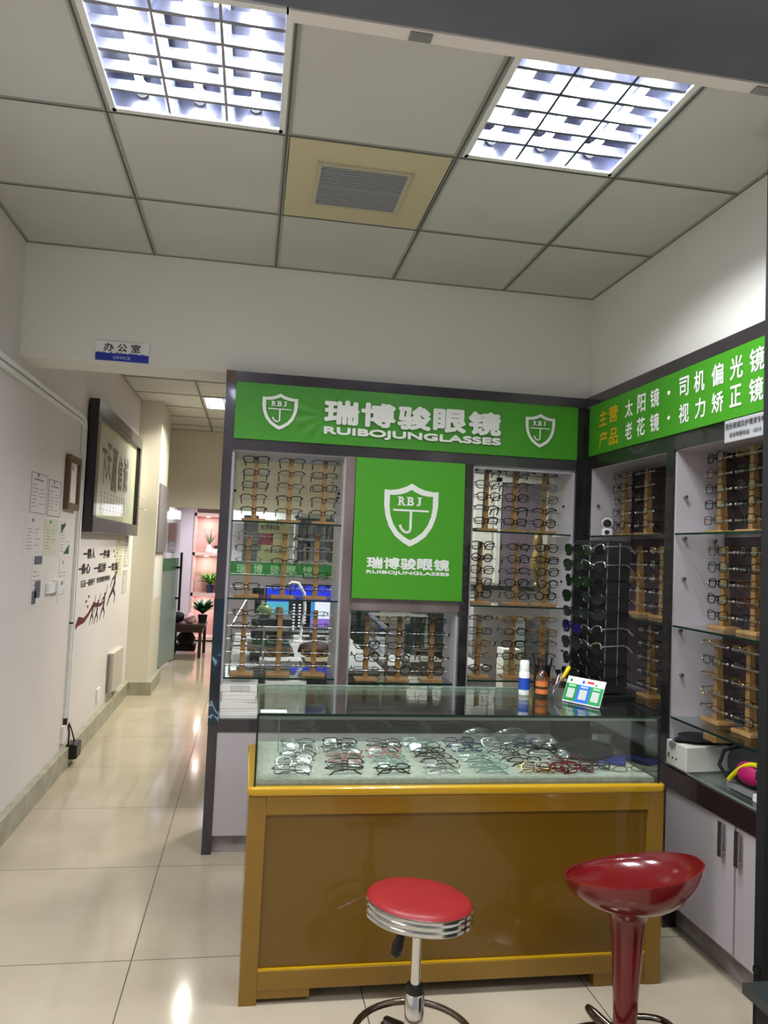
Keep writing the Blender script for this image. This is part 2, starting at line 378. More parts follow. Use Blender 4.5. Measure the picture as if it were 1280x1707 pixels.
t = thing('ceiling_vent', 'cream square ceiling panel with a grey slatted exhaust vent', 'vent', (0.345, 2.905, ZC))
B('panel', mat('yellowed_panel', (206, 194, 160), .6), [(0.055, 0.635, 2.595, 3.215, ZC-.002, ZC+.012)], t)
B('grille_frame', mat('vent_frame', (190, 184, 160), .5), [(0.165, 0.515, 2.73, 2.745, ZC-.012, ZC-.002), (0.165, 0.515, 3.055, 3.07, ZC-.012, ZC-.002), (0.165, 0.18, 2.746, 3.054, ZC-.012, ZC-.002), (0.5, 0.515, 2.746, 3.054, ZC-.012, ZC-.002)], t)
k = MB(); 
for i in range(17):
    y = 2.75+i*0.0185; k.box(0.18, 0.5, y, y+.011, ZC-.012, ZC-.004)
k.slot(1).box(.18, .5, 2.745, 3.055, ZC-.003, ZC-.001)
k.build('grille_slats', [mat('vent_grey', (150, 152, 158), .4), mat('vent_dark', (70, 70, 74), .6)], t, True)
B('centre_bar', mat('vent_grey', (150, 152, 158), .4), [(.18, .5, 2.89, 2.905, ZC-.015, ZC-.003)], t)

# office sign on the header
t = thing('office_sign', 'white and blue office sign plate on the beam over the passage', 'sign', (-0.665, YW-.004, 2.32))
B('plate', M_white, [(-0.787, -0.542, YW-.008, YW-.001, 2.355, 2.413)], t)
B('blue_strip', mat('blue_strip', (22, 44, 150), .4), [(-0.787, -0.542, YW-.0085, YW-.001, 2.320, 2.355)], t)
write('lettering', '办 公 室', t, M_ink, -0.75, YW-.009, 2.364, 0.17, 0.041, 0.012)
write('lettering', 'OFFICE', t, mat('pale_blue_letter', (190, 200, 235), .5), -0.705, YW-.0095, 2.328, 0.08, 0.014, 0.01)
k = MB(); rr = random.Random(3)
for i in range(26):
    x = -0.785+i*.0094; k.box(x, x+.006, YW-.0095, YW-.0085, 2.352, 2.352+rr.uniform(.002, .011))
k.build('torn_edge', mat('blue_strip', (22, 44, 150), .4), t, True)

# ================================================================== SHIELD LOGO
def shield_parts(par, cx, y, cz, w, h, m, face='front'):
    """shield outline with RBJ, bar and hook; front face at y, reads along +X"""
    def outline(s):
        half = [(0, .5), (.12, .44), (.25, .40), (.40, .38), (.5, .385), (.5, .15), (.47, -.02), (.40, -.19), (.28, -.34), (.13, -.44), (0, -.5)]
        pts = half+[(-a, b) for a, b in half[-2:0:-1]]
        return [(a*s, b*s) for a, b in pts]
    o_, i_ = outline(1.0), outline(0.80)
    k = MB(); n = len(o_)
    vo = [(cx+a*w, y, cz+b*h) for a, b in o_]; vi = [(cx+a*w, y, cz+b*h*1.0) for a, b in i_]
    vs = vo+vi+[(a, y+.0012, c) for a, _, c in vo]+[(a, y+.0012, c) for a, _, c in vi]
    fs = []
    for i in range(n):
        j = (i+1) % n; fs += [(i, j, n+j, n+i), (2*n+i, 3*n+i, 3*n+j, 2*n+j), (i, 2*n+i, 2*n+j, j), (n+i, n+j, 3*n+j, 3*n+i)]
    k.add(vs, fs); k.build('shield_emblem', m, par, True)
    lz, lh, lw = cz+.145*h, .14*h, .13*w; sf = .014*h
    for q, ch in enumerate('RBJ'): write('lettering', ch, par, m, cx-.235*w+q*.165*w, y+.001, lz, lw*(.9 if ch != 'J' else .6), lh, .035)
    k = MB()
    for q in (0, 1):
        lx = cx-.235*w+q*.165*w
        for zz in (lz, lz+lh-sf): k.box(lx-.022*w, lx+.05*w, y+.0006, y+.0012, zz, zz+sf)
    k.box(cx-.235*w+.10*w, cx-.235*w+.14*w, y+.0006, y+.0012, lz, lz+sf); k.box(cx+.095*w+.01*w, cx+.095*w+.105*w, y+.0006, y+.0012, lz+lh-sf, lz+lh)
    k.box(cx-.33*w, cx+.33*w, y, y+.0012, cz+.055*h, cz+.085*h)
    pts = [(cx, cz+.06*h), (cx, cz-.24*h), (cx-.03*w, cz-.275*h), (cx-.10*w, cz-.275*h), (cx-.17*w, cz-.22*h), (cx-.195*w, cz-.16*h)]
    th = .022*w
    for a, b in zip(pts[:-1], pts[1:]):
        d = Vector((b[0]-a[0], b[1]-a[1])); d.normalize(); nx, nz = -d.y*th, d.x*th
        k.prism([(a[0]+nx, a[1]+nz), (b[0]+nx, b[1]+nz), (b[0]-nx, b[1]-nz), (a[0]-nx, a[1]-nz)], y, y+.0012)
    k.build('hook_emblem', m, par, True)

# ================================================================== BACK DISPLAY CABINET
YF = 3.78
t = thing('display_cabinet', 'dark framed display cabinet with glass shelves of eyeglasses across the back', 'cabinet', (0.76, 3.95, 0))
BC = t
B('left_post', M_frame, [(-0.163, -0.1175, YF, 4.17, 0, 2.304)], t)
B('marbled_post', M_marbled, [(-0.1645, -0.1165, YF-.0015, 4.17, 0.6, 1.2)], t)
B('corner_cap', mat('worn_brown_corner', (92, 70, 44), .5), [(-0.1645, -0.120, YF-.002, YF+.01, 2.245, 2.306)], t)
B('top_rail', M_frame, [(-0.117, 1.70, YF, 3.84, 2.255, 2.304)], t)
B('header_board', M_frame, [(-0.118, 1.70, YF+.004, 3.84, 1.922, 2.256)], t)
B('brown_post', M_frame_b, [(0.443, 0.487, YF, 4.17, 0.63, 1.922)], t)
B('middle_post', M_frame_d, [(1.045, 1.09, YF, 4.05, 0.63, 1.922)], t)
B('corner_post', M_frame_d, [(1.645, 1.72, YF+.001, 4.05, 0.0, 2.254)], t)
B('blind_panel', M_frame_b, [(0.487, 1.045, YF+.01, YF+.03, 1.168, 1.922)], t)
B('side_panel', M_lam, [(-0.118, -0.106, YF+.02, 4.17, .63, 1.922)], t)
B('side_panel', M_lam, [(0.431, 0.443, YF+.02, 4.17, .63, 1.922)], t)
B('side_panel', M_lam, [(0.487, 0.499, YF+.03, 4.05, .63, 1.168)], t)
B('side_panel', M_lam, [(1.033, 1.045, YF+.03, 4.05, .63, 1.168)], t)
B('side_panel', M_lam, [(1.09, 1.102, YF+.02, 4.05, .63, 1.922)], t)
B('side_panel', M_lam, [(1.633, 1.645, YF+.02, 4.05, .63, 1.922)], t)
B('top_panel', M_lam, [(-0.106, .431, YF+.02, 4.17, 1.915, 1.925)], t)
B('top_panel', M_lam, [(.499, 1.033, YF+.03, 4.05, 1.160, 1.170)], t)
B('top_panel', M_lam, [(1.102, 1.633, YF+.02, 4.05, 1.905, 1.922)], t)
B('back_pane', M_glass, [(-0.106, .431, 4.165, 4.169, .63, 1.915)], t)
B('back_pane', M_glass, [(.499, 1.033, 4.045, 4.049, .63, 1.16)], t)
B('back_pane', M_glass, [(1.102, 1.633, 4.045, 4.049, .63, 1.905)], t)
def shelf(par, x0, x1, y0, y1, z, edge='front'):
    o = B('glass_shelf', M_glass, [(x0, x1, y0, y1, z, z+.008)], par)
    if edge == 'front': B('shelf_edge', M_glassedge, [(x0, x1, y0-.002, y0, z, z+.008)], o)
    else: B('shelf_edge', M_glassedge, [(x0-.002, x0, y0, y1, z, z+.008)], o)
for z in (1.573, 1.198, .818): shelf(t, -0.105, .43, 3.80, 4.16, z)
shelf(t, .50, 1.032, 3.815, 4.04, .80)
for z in (1.580, 1.200, .822): shelf(t, 1.103, 1.632, 3.80, 4.04, z)
B('base_top', M_frame, [(-0.117, 1.70, YF, 4.17, .57, .632)], t)
B('base_panel', M_lamdoor, [(-0.118, 1.70, YF+.004, 4.10, .085, .57)], t)
B('kick_board', M_kick, [(-0.118, 1.70, YF+.03, 4.08, 0, .085)], t)
for x, y_, zz in ((.41, 3.9, 1.72), (.41, 3.86, 1.74), (1.625, 3.9, 1.74), (1.625, 3.9, 1.34), (1.625, 3.86, .98), (1.028, 3.92, 1.04), (1.028, 3.92, .92), (-.104, 3.9, 1.73)):
    k = MB(); k.tube([(x+.012 if x > 0 else x, y_, zz), (x if x > 0 else x+.012, y_, zz)], .006, 8); k.build('shelf_pin', M_blackm, t, True)

# banners
t = thing('sign_banner', 'long green fascia banner with white shield emblems and large Chinese shop name', 'sign', (.765, YF-.01, 1.976))
k = MB(); nx, nz = 120, 24
x0, x1, z0, z1 = -.115, 1.643, 1.976, 2.252; vs = []; rr = random.Random(5)
for j in range(nz+1):
    for i in range(nx+1):
        u, v = i/nx, j/nz; x = x0+u*(x1-x0); z = z0+v*(z1-z0)
        d = math.hypot(x-.33, (z-2.12)); an = math.atan2(z-2.12, x-.33)
        am = .0034*math.exp(-((d-.09)/.07)**2)*(1+math.sin(an*13)) if d < .3 else 0
        am += .0008*math.sin(x*9+z*7)*math.sin(z*15)
        vs.append((x, YF-.004-max(am, -.001), z))
fs = [(j*(nx+1)+i, j*(nx+1)+i+1, (j+1)*(nx+1)+i+1, (j+1)*(nx+1)+i) for j in range(nz) for i in range(nx)]
k.add(vs, fs, True); k.box(x0, x1, YF-.002, YF+.003, z0, z1)
k.build('vinyl', M_green, t, True)
shield_parts(t, .10, YF-.0115, 2.118, .172, .178, M_letter)
shield_parts(t, 1.435, YF-.0115, 2.116, .16, .176, M_letter)
yy = YF-.0125
for i, ch in enumerate('瑞博骏眼镜'):
    write('lettering', ch, t, M_letter, .316+i*.1835, yy, 2.074-.001*i, .174, .122, .040)
write('lettering', 'RUIBOJUNGLASSES', t, M_letter, .318, yy, 2.014, .907, .048, .05)

t = thing('hanging_sign', 'square green panel with large white shield emblem in the middle of the cabinet', 'sign', (.77, YF-.01, 1.225))
k = MB(); k.add([(.492, YF-.012, 1.225), (1.050, YF-.012, 1.225), (1.043, YF-.012, 1.920), (.487, YF-.012, 1.920), (.492, YF-.002, 1.225), (1.050, YF-.002, 1.225), (1.043, YF-.002, 1.920), (.487, YF-.002, 1.920)],
    [(0, 1, 2, 3), (7, 6, 5, 4), (0, 4, 5, 1), (1, 5, 6, 2), (2, 6, 7, 3), (3, 7, 4, 0)]); k.build('board', M_green2, t, True)
shield_parts(t, .772, YF-.0145, 1.646, .275, .315, M_letter)
for i, ch in enumerate('瑞博骏眼镜'):
    write('lettering', ch, t, M_letter, .560+i*.0845, YF-.0125, 1.373, .081, .058, .036)
write('lettering', 'RUIBOJUNGLASSES', t, M_letter, .560, YF-.0125, 1.344, .42, .022, .05)

# ================================================================== RIGHT DISPLAY CABINET
XF = 1.70
t = thing('display_cabinet', 'dark framed display cabinet with glass shelves along the right wall', 'cabinet', (1.85, 3.0, 0))
RC = t
B('top_rail', M_frame, [(XF, 1.736, 2.0, 3.79, 2.258, 2.310)], t)
B('header_board', M_frame_d, [(XF+.004, 1.736, 2.0, 3.781, 1.928, 2.258)], t)
B('corner_post', M_frame_d, [(XF, 1.73, 3.735, 3.79, .6, 1.93)], t)
B('middle_post', M_frame_d, [(XF, 1.93, 2.932, 2.99, .0, 1.93)], t)
B('end_post', M_frame_d, [(XF, 1.93, 2.18, 2.23, .0, 1.93)], t)
B('side_panel', M_lamdoor, [(XF+.01, 1.93, 3.725, 3.737, .66, 1.93)], t)
B('side_panel', M_lamdoor, [(XF+.01, 1.93, 2.92, 2.932, .66, 1.93)], t)
B('side_panel', M_lamdoor, [(XF+.01, 1.93, 2.99, 3.00, .66, 1.93)], t)
B('top_panel', M_lamdoor, [(XF+.01, 1.93, 2.99, 3.73, 1.925, 1.935), (XF+.01, 1.93, 2.23, 2.93, 1.925, 1.935)], t)
B('back_panel', M_plum, [(1.93, 1.94, 2.18, 3.74, .66, 1.93)], t)
for z in (1.577, 1.203, .836):
    shelf(t, XF+.005, 1.925, 3.005, 3.72, z, 'x'); shelf(t, XF+.005, 1.925, 2.235, 2.915, z, 'x')
B('counter_slab', mat('dark_brown_laminate', (58, 44, 42), .3, coat=.3), [(XF-.008, 2.02, 2.0, 3.78, .565, .645)], t)
B('slab_inlay', mat('near_black_laminate', (36, 26, 26), .3, coat=.3), [(XF-.0085, XF, 2.0, 2.70, .566, .644)], t)
B('inner_deck', M_lamdoor, [(XF+.05, 2.02, 2.0, 3.78, .646, .650)], t)
o = B('glass_top', M_glass2, [(XF-.006, 1.93, 2.0, 2.93, .652, .660)], t)
B('glass_edge', mat('bright_glass_edge', (120, 140, 130), .2), [(XF-.008, XF-.006, 2.0, 2.93, .652, .660)], o)
for y0, y1, hy in ((2.480, 2.93, 2.535), (2.02, 2.470, 2.44)):
    d = B('door', M_lamdoor, [(XF, XF+.02, y0, y1, .12, .562)], t, bevel=.001)
    B('handle', M_steel, [(XF-.022, XF-.016, hy-.011, hy+.011, .435, .555), (XF-.016, XF, hy-.004, hy+.004, .445, .455), (XF-.016, XF, hy-.004, hy+.004, .535, .545)], d)
B('door', M_lamdoor, [(XF, XF+.02, 2.94, 3.77, .12, .562)], t, bevel=.001)
B('carcass', M_lamdoor, [(XF+.021, 2.02, 2.0, 3.77, .10, .562)], t)
B('kick_board', M_kick, [(1.758, 2.0, 2.0, 3.77, 0, .118)], t)
for y_, zz, x in ((2.92, 1.735, 1.745), (2.92, 1.40, 1.745), (2.92, 1.01, 1.745), (2.92, 1.565, 1.745), (2.92, 1.56, 1.88), (3.725, 1.74, 1.74), (2.92, 1.19, 1.735)):
    k = MB(); k.tube([(x, y_, zz), (x, y_-.018, zz)], .007, 8); k.build('shelf_pin', M_steel, t, True)

t = thing('sign_banner', 'green fascia banner with yellow and white Chinese product list on the right wall', 'sign', (XF-.005, 3.0, 1.995))
B('vinyl', M_green, [(XF-.006, XF+.003, 2.0, 3.745, 1.995, 2.254)], t)
def rtext(body, y_l, y_r, z0, z1, m, bold=.012):      # y_l: far end where reading starts
    write('lettering', body, t, m, XF-.0065, y_l, z0, y_l-y_r, z1-z0, bold, 'right')
for ch, ya, yb, za, zb in (('太', 3.355, 3.280, 2.131, 2.212), ('阳', 3.238, 3.164, 2.133, 2.217), ('镜', 3.122, 3.046, 2.136, 2.217), ('●', 2.980, 2.958, 2.167, 2.185), ('司', 2.889, 2.819, 2.139, 2.219),
        ('机', 2.782, 2.709, 2.136, 2.221), ('偏', 2.663, 2.587, 2.136, 2.220), ('光', 2.547, 2.472, 2.137, 2.221), ('镜', 2.434, 2.355, 2.138, 2.223), ('老', 3.349, 3.281, 2.025, 2.108), ('花', 3.239, 3.165, 2.027, 2.110),
        ('镜', 3.119, 3.042, 2.028, 2.108), ('●', 2.976, 2.954, 2.061, 2.078), ('视', 2.887, 2.814, 2.029, 2.109), ('力', 2.771, 2.700, 2.031, 2.110), ('矫', 2.658, 2.585, 2.032, 2.111), ('正', 2.546, 2.478, 2.036, 2.114), ('镜', 2.434, 2.358, 2.033, 2.117)):
    rtext(ch, ya, yb, za, zb, M_letter, .014)
for ch, ya, yb, za, zb in (('主', 3.631, 3.540, 2.130, 2.210), ('营', 3.522, 3.425, 2.132, 2.214), ('产', 3.624, 3.534, 2.020, 2.102), ('品', 3.512, 3.421, 2.022, 2.103)):
    rtext(ch, ya, yb, za, zb, M_gold, .018)
t = thing('notice_plate', 'small silver notice plate with a hotline number under the green banner', 'sign', (XF-.01, 2.45, 1.908))
B('plate', mat('silver_plate', (190, 190, 192), .35, .2), [(XF-.012, XF-.006, 2.325, 2.568, 1.908, 1.990)], t, bevel=.002)
write('lettering', '隐形眼镜及护理液专柜', t, M_ink, XF-.0125, 2.558, 1.955, .222, .023, .006, 'right')
write('lettering', '投诉举报电话：12315', t, M_ink, XF-.0125, 2.535, 1.924, .178, .018, .006, 'right')

# ================================================================== EYEGLASSES
GL = {}
def rim_pts(shape, cx, w, h, n=20):
    P = []
    e = {'round': 2.0, 'oval': 2.3, 'rect': 4.5, 'soft': 3.0, 'cat': 3.0, 'aviator': 2.4}[shape]
    for i in range(n):
        a = 2*PI*i/n; c, s = math.cos(a), math.sin(a)
        x = abs(c)**(2/e)*math.copysign(1, c)*w/2; z = abs(s)**(2/e)*math.copysign(1, s)*h/2
        if shape == 'cat' and s > 0: z += .12*h*(x*(1 if cx > 0 else -1)/(w/2))
        if shape in ('aviator', 'soft') and s < 0: x *= .9
        P.append((cx+x, .0018*(abs(cx+x)/.06)**2*2, z))
    return P
def glasses_meshes(shape, w, h, t, rim='full'):
    key = (shape, w, h, t, rim)
    if key in GL: return GL[key]
    cx = w/2+.009
    k = MB()
    for s in (-1, 1):
        P = rim_pts(shape, s*cx, w, h)
        if rim == 'half':
            P = [p for p in P if p[2] > -.001]; P.sort(key=lambda p: p[0]); k.tube(P, t, 5)
        elif rim == 'full': k.tube(P, t, 5, closed=True)
    zb = h*.12
    k.tube([(-.010, 0, zb), (-.005, -.002, zb+.003), (.005, -.002, zb+.003), (.010, 0, zb)], t*1.0, 5)
    for s in (-1, 1):                                             # end pieces and nose pads
        xo = s*(cx+w/2); k.tube([(xo-s*.003, .003, h*.22), (xo+s*.005, .006, h*.24), (xo+s*.006, .013, h*.24)], t*1.1, 5)
        k.tube([(s*.010, .001, 0), (s*.008, .007, -.004), (s*.0075, .007, -.009)], .0012, 4)
    fm = k.mesh('frame', [])
    lm = []
    for s in (-1, 1):
        P = rim_pts(shape, s*cx, w*.97, h*.97, 16); k = MB()
        k.add([(p[0], p[1]+.0005, p[2]) for p in P]+[(p[0], p[1]+.0015, p[2]) for p in P], [tuple(range(16)), tuple(range(31, 15, -1))]+[(i, (i+1) % 16, (i+1) % 16+16, i+16) for i in range(16)])
        lm.append(k.mesh('lens', []))
    tm = {}
    for mode in ('open', 'fold'):
        tl = []
        for s in (-1, 1):
            xo = s*(cx+w/2+.006); zt = h*.24; k = MB()
            if mode == 'open':
                k.tube([(xo, .012, zt), (xo-s*.002, .05, zt), (xo-s*.006, .095, zt-.001), (xo-s*.009, .115, zt-.008), (xo-s*.011, .138, zt-.03)], [t*1.1, t, t, t*1.4, t*1.2], 5)
            else:
                d = .012 if s < 0 else .019
                k.tube([(xo, d-.002, zt), (xo-s*.012, d+.004, zt), (xo-s*.06, d+.005, zt-.002), (xo-s*.10, d+.004, zt-.006), (xo-s*.125, d, zt-.026)], [t*1.1, t, t, t*1.4, t*1.2], 5)
            tl.append(k.mesh('temple', []))
        tm[mode] = tl
    GL[key] = (fm, lm, tm); return GL[key]
CLR = {
 'black': mat('black_acetate', (14, 13, 14), .25), 'gunmetal': mat('gunmetal', (60, 60, 64), .3, .8), 'silver': mat('silver_wire', (170, 170, 172), .25, .9),
 'gold': mat('gold_wire', (190, 150, 80), .25, .9), 'brown': mat('brown_tortoise', (66, 36, 22), .25), 'wine red': mat('wine_acetate', (110, 20, 30), .25),
 'pink': mat('pink_acetate', (190, 120, 120), .3), 'grey': mat('grey_acetate', (92, 98, 100), .3), 'blue': mat('blue_acetate', (30, 44, 96), .3), 'clear green': mat('green_grey_acetate', (120, 150, 138), .25),
}
MESHC = {}
def colored(me, m):
    key = (me.name, m.name)
    if key not in MESHC:
        c = me.copy(); c.materials.clear(); c.materials.append(m); c.name = me.name; MESHC[key] = c
    return MESHC[key]
KINDS = {'round': ('round', .046, .040), 'oval': ('oval', .050, .031), 'rectangular': ('rect', .052, .033), 'square': ('soft', .052, .040), 'cat-eye': ('cat', .052, .036), 'half-rim': ('soft', .052, .031)}
def eyeglasses(kind, color, thick, loc, rot, label, group, mode='open', lensm=None, name='eyeglasses', scale=1.0, tempm=None):
    sh, w, h = KINDS[kind]; fm, lm, tm = glasses_meshes(sh, w, h, thick, 'half' if kind in ('half-rim', 'brow-bar') else 'full')
    g = thing(name, label, name.replace('_', ' '), loc, rot, group); g.scale = (scale,)*3
    m = CLR[color]; inst('frame', colored(fm, m), g)
    for l in lm: inst('lens', colored(l, lensm or M_lens), g)
    for l in tm[mode]: inst('temple', colored(l, tempm or m), g)
    return g

# wooden stands --------------------------------------------------
k = MB(); k.rbox(-.058, .058, -.04, .04, 0, .014, .004); ME_base = k.mesh('base', M_wood)
k = MB(); k.add([(-.0125, -.012, .014), (.0125, -.012, .014), (.0125, .022, .014), (-.0125, .022, .014), (-.011, -.010, .325), (.011, -.010, .325), (.011, .006, .325), (-.011, .006, .325)],
    [(3, 2, 1, 0), (4, 5, 6, 7), (0, 1, 5, 4), (1, 2, 6, 5), (2, 3, 7, 6), (3, 0, 4, 7)]); ME_post = k.mesh('post', M_wood)
k = MB(); k.tube([(-.082, 0, 0), (.082, 0, 0)], .0022, 6); ME_rod = k.mesh('rod', M_steel)
k = MB(); k.tube([(-.082, 0, 0), (.082, 0, 0)], .0036, 6)
for s in (-1, 1): k.blob((s*.084, 0, 0), (.006, .006, .006), 8, 6, 0)
ME_rodb = k.mesh('rod', mat('satin_nickel', (200, 195, 185), .3, .9))
def stand(loc, rz, label, big=False):
    s = thing('glasses_stand', label, 'stand', loc, rz, 'wooden eyeglass stands')
    inst('base', ME_base, s); inst('post', ME_post, s)
    for i in range(5): inst('rod', ME_rodb if big else ME_rod, s, (0, -.016, .05+i*.0627))
    return s
ORD = ['bottom', 'second-lowest', 'middle', 'second-highest', 'top']
def fill(stands_x, z, place, kinds, colors, thick, rz=0.0, big=False, posn=None, skip=(), at=None, seed=1, drop=0.0):
    rd = random.Random(seed)
    for i, u in enumerate(stands_x):
        where = f'{posn[i]} stand, {place}'
        loc = (u, 3.885, z) if rz == 0 else (1.835, u, z)
        if at: loc = at(u, z)
        stand(loc, rz, f'wooden eyeglass stand, {posn[i]} one on the {place}', big)
        for r in range(5):
            if (i, r) in skip: continue
            kd = rd.choice(kinds); cl = rd.choice(colors); th = rd.choice(thick)
            dx = rd.uniform(-.006, .006); fwd = .034
            lz = loc[2]+.05+r*.0627+.004-drop
            R = Matrix.Rotation(rz, 3, 'Z'); off = R @ Vector((dx, -fwd, 0))
            tiltx = rd.uniform(-.05, .10); 
            eyeglasses(kd, cl, th, (loc[0]+off.x, loc[1]+off.y, lz), (tiltx, rd.uniform(-.04, .04), rz+rd.uniform(-.06, .06)),
                       f'{cl} {kd} glasses, {ORD[r]} row of {where}', f'eyeglasses on the {place}')
P3 = ['left', 'middle', 'right']
# left bay
fill([.0, .172, .345], 1.581, 'upper shelf of the left bay', ['half-rim', 'half-rim', 'rectangular'], ['black', 'black', 'black'], [.0021, .0025], posn=P3, seed=11)
fill([-.015, .160, .322], 1.206, 'middle shelf of the left bay', ['half-rim', 'oval', 'round', 'rectangular'], ['gunmetal', 'black', 'silver'], [.0016, .002], posn=P3, seed=12, skip={(0, 1)})
fill([-.020, .156, .331], .826, 'lower shelf of the left bay', ['half-rim', 'oval', 'rectangular'], ['gunmetal', 'gold', 'silver', 'black'], [.0016, .002], posn=P3, seed=13, skip={(1, 3)})
fill([.595, .760, .932], .808, 'shelf under the square green panel', ['rectangular', 'square', 'round'], ['black', 'black', 'gunmetal', 'brown', 'grey'], [.0021, .0027], posn=P3, seed=14, skip={(0, 4)})
# right bay
fill([1.193, 1.350, 1.512], 1.588, 'upper shelf of the right bay', ['rectangular', 'square', 'half-rim'], ['black', 'black', 'grey'], [.0026, .003], posn=P3, seed=15, rz=0.0)
fill([1.172, 1.370, 1.530], 1.208, 'middle shelf of the right bay', ['round', 'rectangular', 'square', 'oval'], ['black', 'black', 'gunmetal'], [.0025, .0029], posn=P3, seed=16)
fill([1.180, 1.365, 1.528], .830, 'lower shelf of the right bay', ['rectangular', 'half-rim', 'oval'], ['gunmetal', 'black', 'gold', 'black'], [.002, .0026], posn=P3, seed=17)
# right wall: rz = -90 deg -> glasses face -X
RZ = -PI/2
CB = ['black', 'gunmetal', 'black', 'brown', 'gold']
NF = ['nearer', 'farther']
fill([3.385, 3.61], 1.585, 'top shelf by the corner', ['square', 'rectangular', 'round'], ['gunmetal', 'black'], [.0016, .002], RZ, True, ['nearer', 'farther'], seed=21)
fill([3.23, 3.44], 1.211, 'middle shelf behind the sunglasses rack', ['square', 'half-rim', 'round'], CB, [.0016, .002], RZ, True, ['nearer', 'farther'], seed=22)
fill([3.10, 3.32], .844, 'bottom shelf behind the sunglasses rack', ['square', 'rectangular', 'round'], ['black', 'gunmetal'], [.0016, .002], RZ, True, ['nearer', 'farther'], seed=23)
P3r = ['farthest', 'middle', 'nearest']
fill([2.80, 2.60, 2.40], 1.585, 'top shelf nearest the shop door', ['square', 'round', 'rectangular'], CB, [.0018, .0022], RZ, True, P3r, seed=24)
fill([2.77, 2.58, 2.385], 1.211, 'second shelf nearest the shop door', ['square', 'cat-eye', 'rectangular'], ['black', 'brown', 'gunmetal'], [.0018, .0024], RZ, True, P3r, seed=25)
fill([2.80, 2.60, 2.40], .844, 'lowest shelf nearest the shop door', ['half-rim', 'rectangular', 'half-rim'], ['gold', 'brown', 'gunmetal', 'black'], [.0016, .0018], RZ, True, P3r, seed=26)

# ================================================================== COUNTER
CX0, CX1, CY0, CY1 = .03, 1.473, 2.55, 3.10
t = thing('display_counter', 'ochre yellow wooden counter with a glass showcase on top', 'counter', ((CX0+CX1)/2, 2.82, 0))
DC = t
B('front_panel', M_ochre2, [(CX0+.045, CX1-.045, CY0+.014, CY0+.03, .09, .62)], t)
B('front_frame', M_ochre, [(CX0, .086, CY0, CY0+.03, .0, .655), (1.415, CX1, CY0, CY0+.03, .0, .655), (.086, 1.415, CY0, CY0+.03, .595, .655), (.086, 1.415, CY0, CY0+.03, .045, .105)], t, bevel=.002)
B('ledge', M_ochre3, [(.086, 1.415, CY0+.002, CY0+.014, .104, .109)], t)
B('foot_block', M_ochre, [(.073, .254, CY0+.004, CY0+.05, .018, .046)], t)
B('foot_block', M_ochre, [(1.229, 1.415, CY0+.004, CY0+.05, .0, .046)], t)
B('side_panel', M_ochre, [(CX0, CX0+.02, CY0+.03, CY1, .0, .655)], t)
B('side_panel', M_ochre, [(CX1-.02, CX1, CY0+.03, CY1, .0, .655)], t)
B('back_panel', M_ochre, [(CX0+.02, CX1-.02, CY1-.02, CY1, .04, .655)], t)
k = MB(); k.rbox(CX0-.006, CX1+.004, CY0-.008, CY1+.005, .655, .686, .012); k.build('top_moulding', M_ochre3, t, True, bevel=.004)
B('showcase_floor', noisy('speckled_tray_lining', (172, 170, 158), (196, 194, 182), 60, .6), [(.052, 1.444, CY0+.02, CY1-.02, .687, .700)], t)
X0, X1, Y0, Y1, ZT = .047, 1.449, 2.552, 3.085, .920
B('front_glass', M_glass2, [(X0, X1, Y0, Y0+.006, .687, ZT-.008)], t)
B('back_glass', M_glass2, [(X0, X1, Y1-.006, Y1, .687, ZT-.008)], t)
B('side_glass', M_glass2, [(X0, X0+.006, Y0+.006, Y1-.006, .687, ZT-.008)], t)
B('side_glass', M_glass2, [(X1-.006, X1, Y0+.006, Y1-.006, .687, ZT-.008)], t)
tp = B('glass_top', M_glass2, [(X0-.002, X1+.004, Y0-.004, Y1, ZT-.008, ZT)], t)
B('glass_edge', M_glassedge, [(X0-.002, X1+.004, Y0-.006, Y0-.004, ZT-.008, ZT)], tp)
B('rear_edge', mat('pale_glass_edge', (196, 210, 200), .25), [(X0-.002, X1+.004, Y1, Y1+.004, ZT-.008, ZT)], tp)
B('corner_edge', mat('dark_joint', (22, 26, 26), .3), [(X0-.003, X0+.003, Y0-.003, Y0, .687, ZT-.008)], t)
B('corner_edge', mat('dark_joint', (22, 26, 26), .3), [(X1-.003, X1+.003, Y0-.003, Y0, .687, ZT-.008)], t)
B('corner_edge', mat('pale_joint', (120, 135, 128), .3), [(X1-.03, X1-.027, Y1-.008, Y1-.006, .687, ZT-.008)], t)
B('rail', mat('aluminium', (150, 155, 150), .3, .7), [(X0, X1, Y0+.006, Y0+.009, ZT-.02, ZT-.010)], t)

# tray eyeglasses: columns in the showcase
cols = [(.170, 5, 'first column from the left', ['grey', 'silver', 'gunmetal', 'silver', 'gunmetal']),
        (.345, 6, 'second column from the left', ['black', 'gunmetal', 'grey', 'pink', 'black', 'black']),
        (.520, 6, 'third column from the left', ['gunmetal', 'black', 'pink', 'clear green', 'clear green', 'black']),
        (.690, 6, 'fourth column from the left', ['clear green', 'gunmetal', 'black', 'gunmetal', 'brown', 'silver']),
        (.865, 6, 'fifth column from the left', ['gunmetal', 'blue', 'clear green', 'silver', 'clear green', 'clear green']),
        (1.030, 5, 'sixth column from the left', ['silver', 'gunmetal', 'gunmetal', 'brown', 'gold']),
        (1.175, 5, 'seventh column from the left', ['blue', 'black', 'silver', 'wine red', 'wine red'])]
ORT = ['rearmost', 'second from the back', 'third from the back', 'fourth from the back', 'second-nearest', 'nearest']
rd = random.Random(31)
